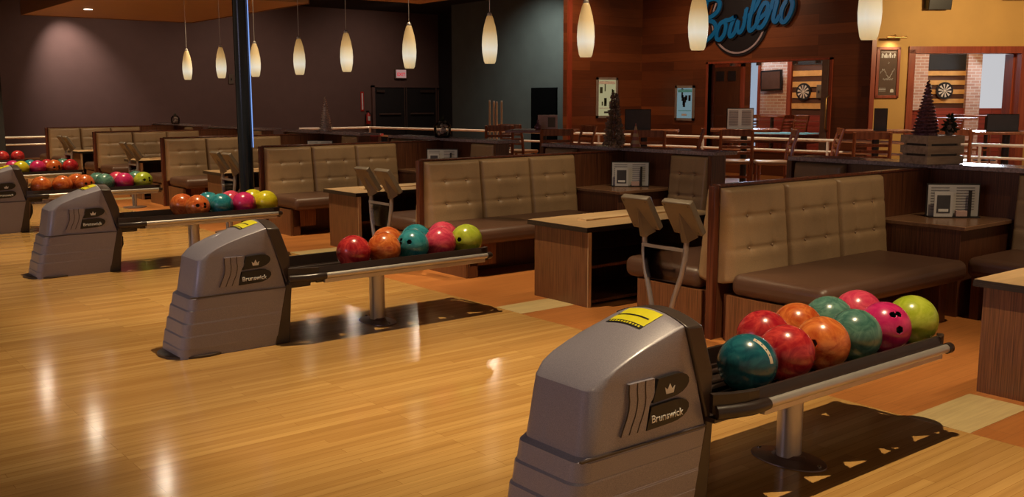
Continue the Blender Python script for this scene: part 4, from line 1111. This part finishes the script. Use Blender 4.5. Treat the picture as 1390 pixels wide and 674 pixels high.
# exit sign, pulls, extinguisher
ex = thing('exit_sign', 'lit exit sign with red letters over the dark double doors', 'sign', (17.55, 27.95, 2.16))
MB().box(-.22, .22, -.05, .04, 0, .32).build('housing', M_console, ex, bevel=.008)
MB().box(-.19, .19, -.056, -.05, .03, .29).build('face', M_exit, ex)
text_part('sign_text', 'EXIT', .30, (-.15, -.06, .09), (PI / 2, 0, 0), M_exitred, ex, bold=.02)
ex2 = thing('wall_notice', 'tall red and white vertical notice left of the double doors', 'notice', (16.12, 27.99, 1.12))
MB().box(-.06, .06, -.01, 0, 0, .62).build('board', M_red, ex2)
MB().box(-.025, .025, -.013, -.01, .05, .57).build('lettering', M_white, ex2)
fe = thing('fire_extinguisher', 'red fire extinguisher below the tall red notice', 'fire extinguisher', (16.25, 27.85, .72))
MB().lathe([(.06, 0), (.07, .02), (.07, .28), (.03, .34), (.02, .36)], n=20).build('cylinder', M_red, fe)
MB().box(-.05, .03, -.072, -.05, .1, .24).build('label_plate', M_white, fe)
MB().box(-.06, .03, -.02, .02, .36, .42).build('handle', M_black, fe)
MB().tube([(.02, 0, .37), (.09, -.02, .3), (.08, -.03, .1)], .01, 8).build('hose', M_black, fe)
MB().box(-.02, .02, .03, .16, .05, .30).build('bracket', M_black, fe)
for z, lab in ((1.62, 'red fire alarm strobe right of the double doors, upper one'), (.80, 'red fire alarm pull box right of the double doors, lower one')):
    fa = thing('fire_alarm', lab, 'fire alarm', (19.0 , 27.0, z))  # two wall alarm devices: strobe above, pull box below
    MB().box(.04, .1, -.09, .09, 0, .2).build('housing', M_red, fa, bevel=.006)
    MB().box(.03, .04, -.04, .04, .04, .1).build('lever', M_white, fa)
th = thing('wall_switch', 'small pale box on the plum wall left of the black post', 'switch', (11.75, 27.99, 1.95))
MB().box(-.08, .08, -.03, 0, 0, .28).build('plate', M_console, th, bevel=.005); MB().box(-.02, .02, -.04, -.03, .1, .16).build('toggle', M_black, th)

# dart boards
def dartboard(label, loc, rz, r):
    t = thing('dartboard', label, 'dartboard', loc, rz)
    n = 40; rad = [r * .12, r * .5, r * .56, r * .9, r * .96]
    MB().tube([(0, .0, 0), (0, -.03, 0)], r * 1.28, 40).build('surround', M_black, t)
    vs = []; fs = []; mi = []
    light = MB()
    for k in range(20):
        if k % 2 == 0: continue
        a0 = 2 * PI * k / 20; a1 = 2 * PI * (k + 1) / 20
        q = [(math.cos(a) * rr, math.sin(a) * rr) for a, rr in ((a0, r * .12), (a0, r), (a1, r), (a1, r * .12))]
        light.prism(q, 'y', -.036, -.03)
    light.build('segments', M_cream, t)
    MB().tube([(0, -.03, 0), (0, -.037, 0)], r * .12, 16).build('bullseye', M_cream, t)
    return t
dartboard('dartboard on the striped wall seen through the wide doorway', YP(4.75, TB - .03, 1.69), YA, .17)
dartboard('dartboard on the striped wall seen through the mirror window', (XR - .02, 14.42, 1.66), -PI / 2, .16)
# tilted picture on brick in side room, light switch panels
tp = thing('tilted_screen', 'dark framed screen tilted on the brick wall inside the mirror window', 'screen', (XR - .10, 15.32, 1.72), -PI / 2)
MB().obox((0, 0, .22), (.62, .05, .50), Matrix.Rotation(-.04, 3, 'Y')).build('frame', M_black, tp)
MB().obox((0, -.03, .22), (.54, .01, .42), Matrix.Rotation(-.04, 3, 'Y')).build('display', plain('brown_reflecting_screen', (.10, .05, .035), .2), tp)
# inside furniture
x, y = 17.6, 14.2
pt = thing('pool_table', 'pool table with cyan cloth inside the mirror window', 'pool table', (17.3, 12.75, 0), .2)
MB().box(-.7, .7, -.9, 1.1, .60, .78).build('bed', M_redtrim, pt, bevel=.01); MB().box(-.6, .6, -.8, 1.0, .78, .785).build('cloth', M_felt, pt)
for sx in (-.55, .55):
    for sy in (-.75, .95): MB().box(sx - .07, sx + .07, sy - .07, sy + .07, 0, .60).build('leg', M_redtrim, pt)
far_ch = [((18.9, 14.9), 1.6, 'red-lit chair in the side room, left one seen through the mirror window'), ((19.0, 14.0), 1.6, 'red-lit chair in the side room below the dartboard'), ((18.7, 13.4), 3.0, 'red-lit chair in the side room at the window\'s right end')]
for (x, y), h, lab in far_ch: dup(ch, (x, y, 0), h, lab, 'chairs in the side room')
dup(bt_, (19.72, 14.75, 0), 1.5, 'bar table in the side room below the dartboard', 'tables in the side room')
for (s, t_), h, lab in (((3.9, 5.6), 1.0, 'chair in the dining room left of the doorway centre'), ((4.6, 5.5), 2.0, 'chair in the dining room below the dartboard'), ((5.1, 5.0), 1.2, 'chair in the dining room in front of the brick column'), ((5.6, 5.9), 0.5, 'chair in the dining room beneath the bright window')):
    p = YP(s, t_, 0); dup(ch, p, h, lab, 'chairs in the dining room')
for (s, t_), lab in (((5.1, 6.3), 'table in the dining room before the brick column'), ((2.9, 3.4), 'table in the dining room just inside the doorway')):
    dup(bt_, YP(s, t_, 0), YA, lab, 'tables in the dining room')
th = thing('wall_panel', 'grey switch panel left of the dartboard beyond the doorway', 'switch panel', YP(4.32, TB - .03, 1.45), YA)
MB().box(-.09, .09, -.03, 0, 0, .38).build('cover', M_console, th, bevel=.01); MB().box(-.02, .02, -.04, -.03, .15, .22).build('switch', M_black, th)
th = thing('wall_panel', 'grey switch panel right of the dartboard in the side room', 'switch panel', (XR - .03, 13.98, 1.5), -PI / 2)
MB().box(-.07, .07, -.03, 0, 0, .32).build('cover', M_console, th, bevel=.01); MB().box(-.02, .02, -.04, -.03, .12, .18).build('switch', M_black, th)

# ------------------------------------------------------------------ ceiling lamps and light
def lamp_fix(x, y, label, z=4.3):
    t = thing('ceiling_light', label, 'ceiling light', (x, y, z), group='small ceiling spot lamps')
    MB().lathe([(.09, -.14), (.10, -.13), (.10, 0)], n=20).build('housing', M_black, t)
    MB().lathe([(.055, -.145), (.055, -.139)], n=20).build('lens', M_bulb, t)
for i, (x, y) in enumerate(((4.69, 14.28), (4.56, 17.37), (4.5, 20.4), (12.68, 16.6), (12.56, 19.44), (12.48, 22.4), (12.6, 25.0))):
    lamp_fix(x, y, 'small ceiling spot lamp, out of view above, mirrored in the lane finish')
def spot(loc, target, power, size=60, blend=.5, rad=.05, col=(1, .74, .45)):
    l = bpy.data.lights.new('spot_lamp', 'SPOT'); l.energy = power; l.spot_size = math.radians(size); l.spot_blend = blend; l.shadow_soft_size = rad; l.color = col
    o = bpy.data.objects.new('spot_lamp', l); COL.objects.link(o); o.location = loc
    o.rotation_euler = (Vector(target) - Vector(loc)).to_track_quat('-Z', 'Y').to_euler(); return o
def area(loc, target, power, sx, sy, col=(1, .74, .45)):
    l = bpy.data.lights.new('added_area_fill', 'AREA'); l.energy = power; l.shape = 'RECTANGLE'; l.size = sx; l.size_y = sy; l.color = col
    o = bpy.data.objects.new('added_area_fill', l); COL.objects.link(o); o.location = loc
    o.rotation_euler = (Vector(target) - Vector(loc)).to_track_quat('-Z', 'Y').to_euler(); return o
def point(loc, power, rad=.1, col=(1, .74, .45)):
    l = bpy.data.lights.new('point_lamp', 'POINT'); l.energy = power; l.shadow_soft_size = rad; l.color = col
    o = bpy.data.objects.new('point_lamp', l); COL.objects.link(o); o.location = loc; return o
WARM = (1, .77, .46)
for k in range(-1, 7):
    yk = k * P
    spot((3.35, 2.12 + yk, 4.2), (3.35, 2.2 + yk, 0), 580, 73, .42, .02, WARM)
    if k in (4, 5): spot((6.1, 1.6 + yk, 2.96), (5.8, 3.6 + yk, .3), 130, 84, .8, .05, WARM)
    else: spot((6.1, 1.85 + yk, 4.2), (5.9, 3.35 + yk, 0), 300, 46, .7, .05, WARM)
for y in (1, 5, 9, 13, 17, 21):
    spot((-.4, y, 4.2), (-.1, y + .3, 0), 160, 74, .9, .05, WARM)
for y in (4, 8, 12, 16, 20): spot((10.6, y, 4.2), (10.8, y, 0), 470, 100, .9, .08, (1, .74, .5))  # unseen fill spots added to brighten the concourse
for x in (8, 12, 16): spot((x, 24.8, 4.2), (x, 28, 1.2), 125, 110, .95, .08, (1, .76, .62))  # unseen wash spots added to lift the plum wall
spot((6.9, 27.0, 4.25), (7.5, 28, 1.9), 420, 66, 1, .05, (1, .84, .78))
spot((15.6, 19.3, 4.2), (17.6, 20.6, 2.4), 330, 80, .95, .05, (.9, .96, .9))
spot((12.6, 13.9, 4.2), (14.0, 15.5, 2.4), 300, 62, .95, .05, (1, .60, .33))
spot((13.2, 12.9, 4.2), (16, 13.2, 2.0), 170, 95, .95, .05, (1, .62, .36))
spot((13.4, 10.6, 4.2), (16, 12.6, 3.1), 90, 50, .9, .05, (1, .85, .75))  # unseen spot added to brighten the lettered sign
p = YP(1.3, -2.8, 3.05); spot(p, YP(1.5, 0, 2.3), 330, 120, .9, .1, (1, .72, .38))
p = YP(.28, -.14, 2.48); spot(p, YP(.26, .0, 2.2), 5, 140, .9, .03, (1, .8, .5))
area(YP(6.0, TB - .6, 3.1), YP(3.6, 2, .6), 170, .6, 1.6, (.75, .87, 1.0))  # unseen cool area light added near the ceiling in place of window daylight
area(YP(4.6, TB - 2, 3.1), (9.5, 6.5, .9), 270, .6, 1.6, (.62, .76, 1.0))  # added cool area light, out of view, standing in for daylight on the counters
point(YP(4.4, 6.0, 2.9), 130, .2, (1, .72, .42))
point((18.6, 14.2, 2.9), 170, .2, (1, .68, .40))
area((20.0, 15.6, 3.2), (17, 13, .6), 80, .3, 1.6, (.6, .78, 1.0))  # added daylight stand-in, kept above the opening and out of view

area((-4.5, 5, 2.6), (2.2, 5.5, .4), 42, 3, 1.5, (.68, .66, 1.0))  # unseen bluish fill added from the lane side for the hood fronts
# world
w = bpy.data.worlds.new('world'); sc.world = w; w.use_nodes = True
w.node_tree.nodes['Background'].inputs[0].default_value = (.9, .62, .42, 1)
w.node_tree.nodes['Background'].inputs[1].default_value = .27

# ------------------------------------------------------------------ camera
cam = bpy.data.cameras.new('camera'); co = bpy.data.objects.new('camera', cam); COL.objects.link(co)
yaw, pitch, roll = .8990, .1506, -.0018
cy, sy = math.cos(yaw), math.sin(yaw); cp, sp_ = math.cos(pitch), math.sin(pitch)
f = Vector((cy * cp, sy * cp, -sp_)); r = Vector((sy, -cy, 0)); u = r.cross(f)
c, s = math.cos(roll), math.sin(roll)
r2 = c * r + s * u; u2 = -s * r + c * u
R = Matrix((r2, u2, -f)).transposed()
co.matrix_world = Matrix.Translation((0, 0, 1.494)) @ R.to_4x4()
cam.sensor_width = 36; cam.lens = 1334.7 / 1390 * 36; cam.clip_end = 100
sc.camera = co
vs_ = sc.view_settings; vs_.view_transform = 'Standard'; vs_.look = 'None'; vs_.gamma = 1; vs_.exposure = 0; vs_.use_curve_mapping = False
sc.cycles.sample_clamp_indirect = 4; sc.cycles.max_bounces = 6; sc.cycles.use_denoising = True
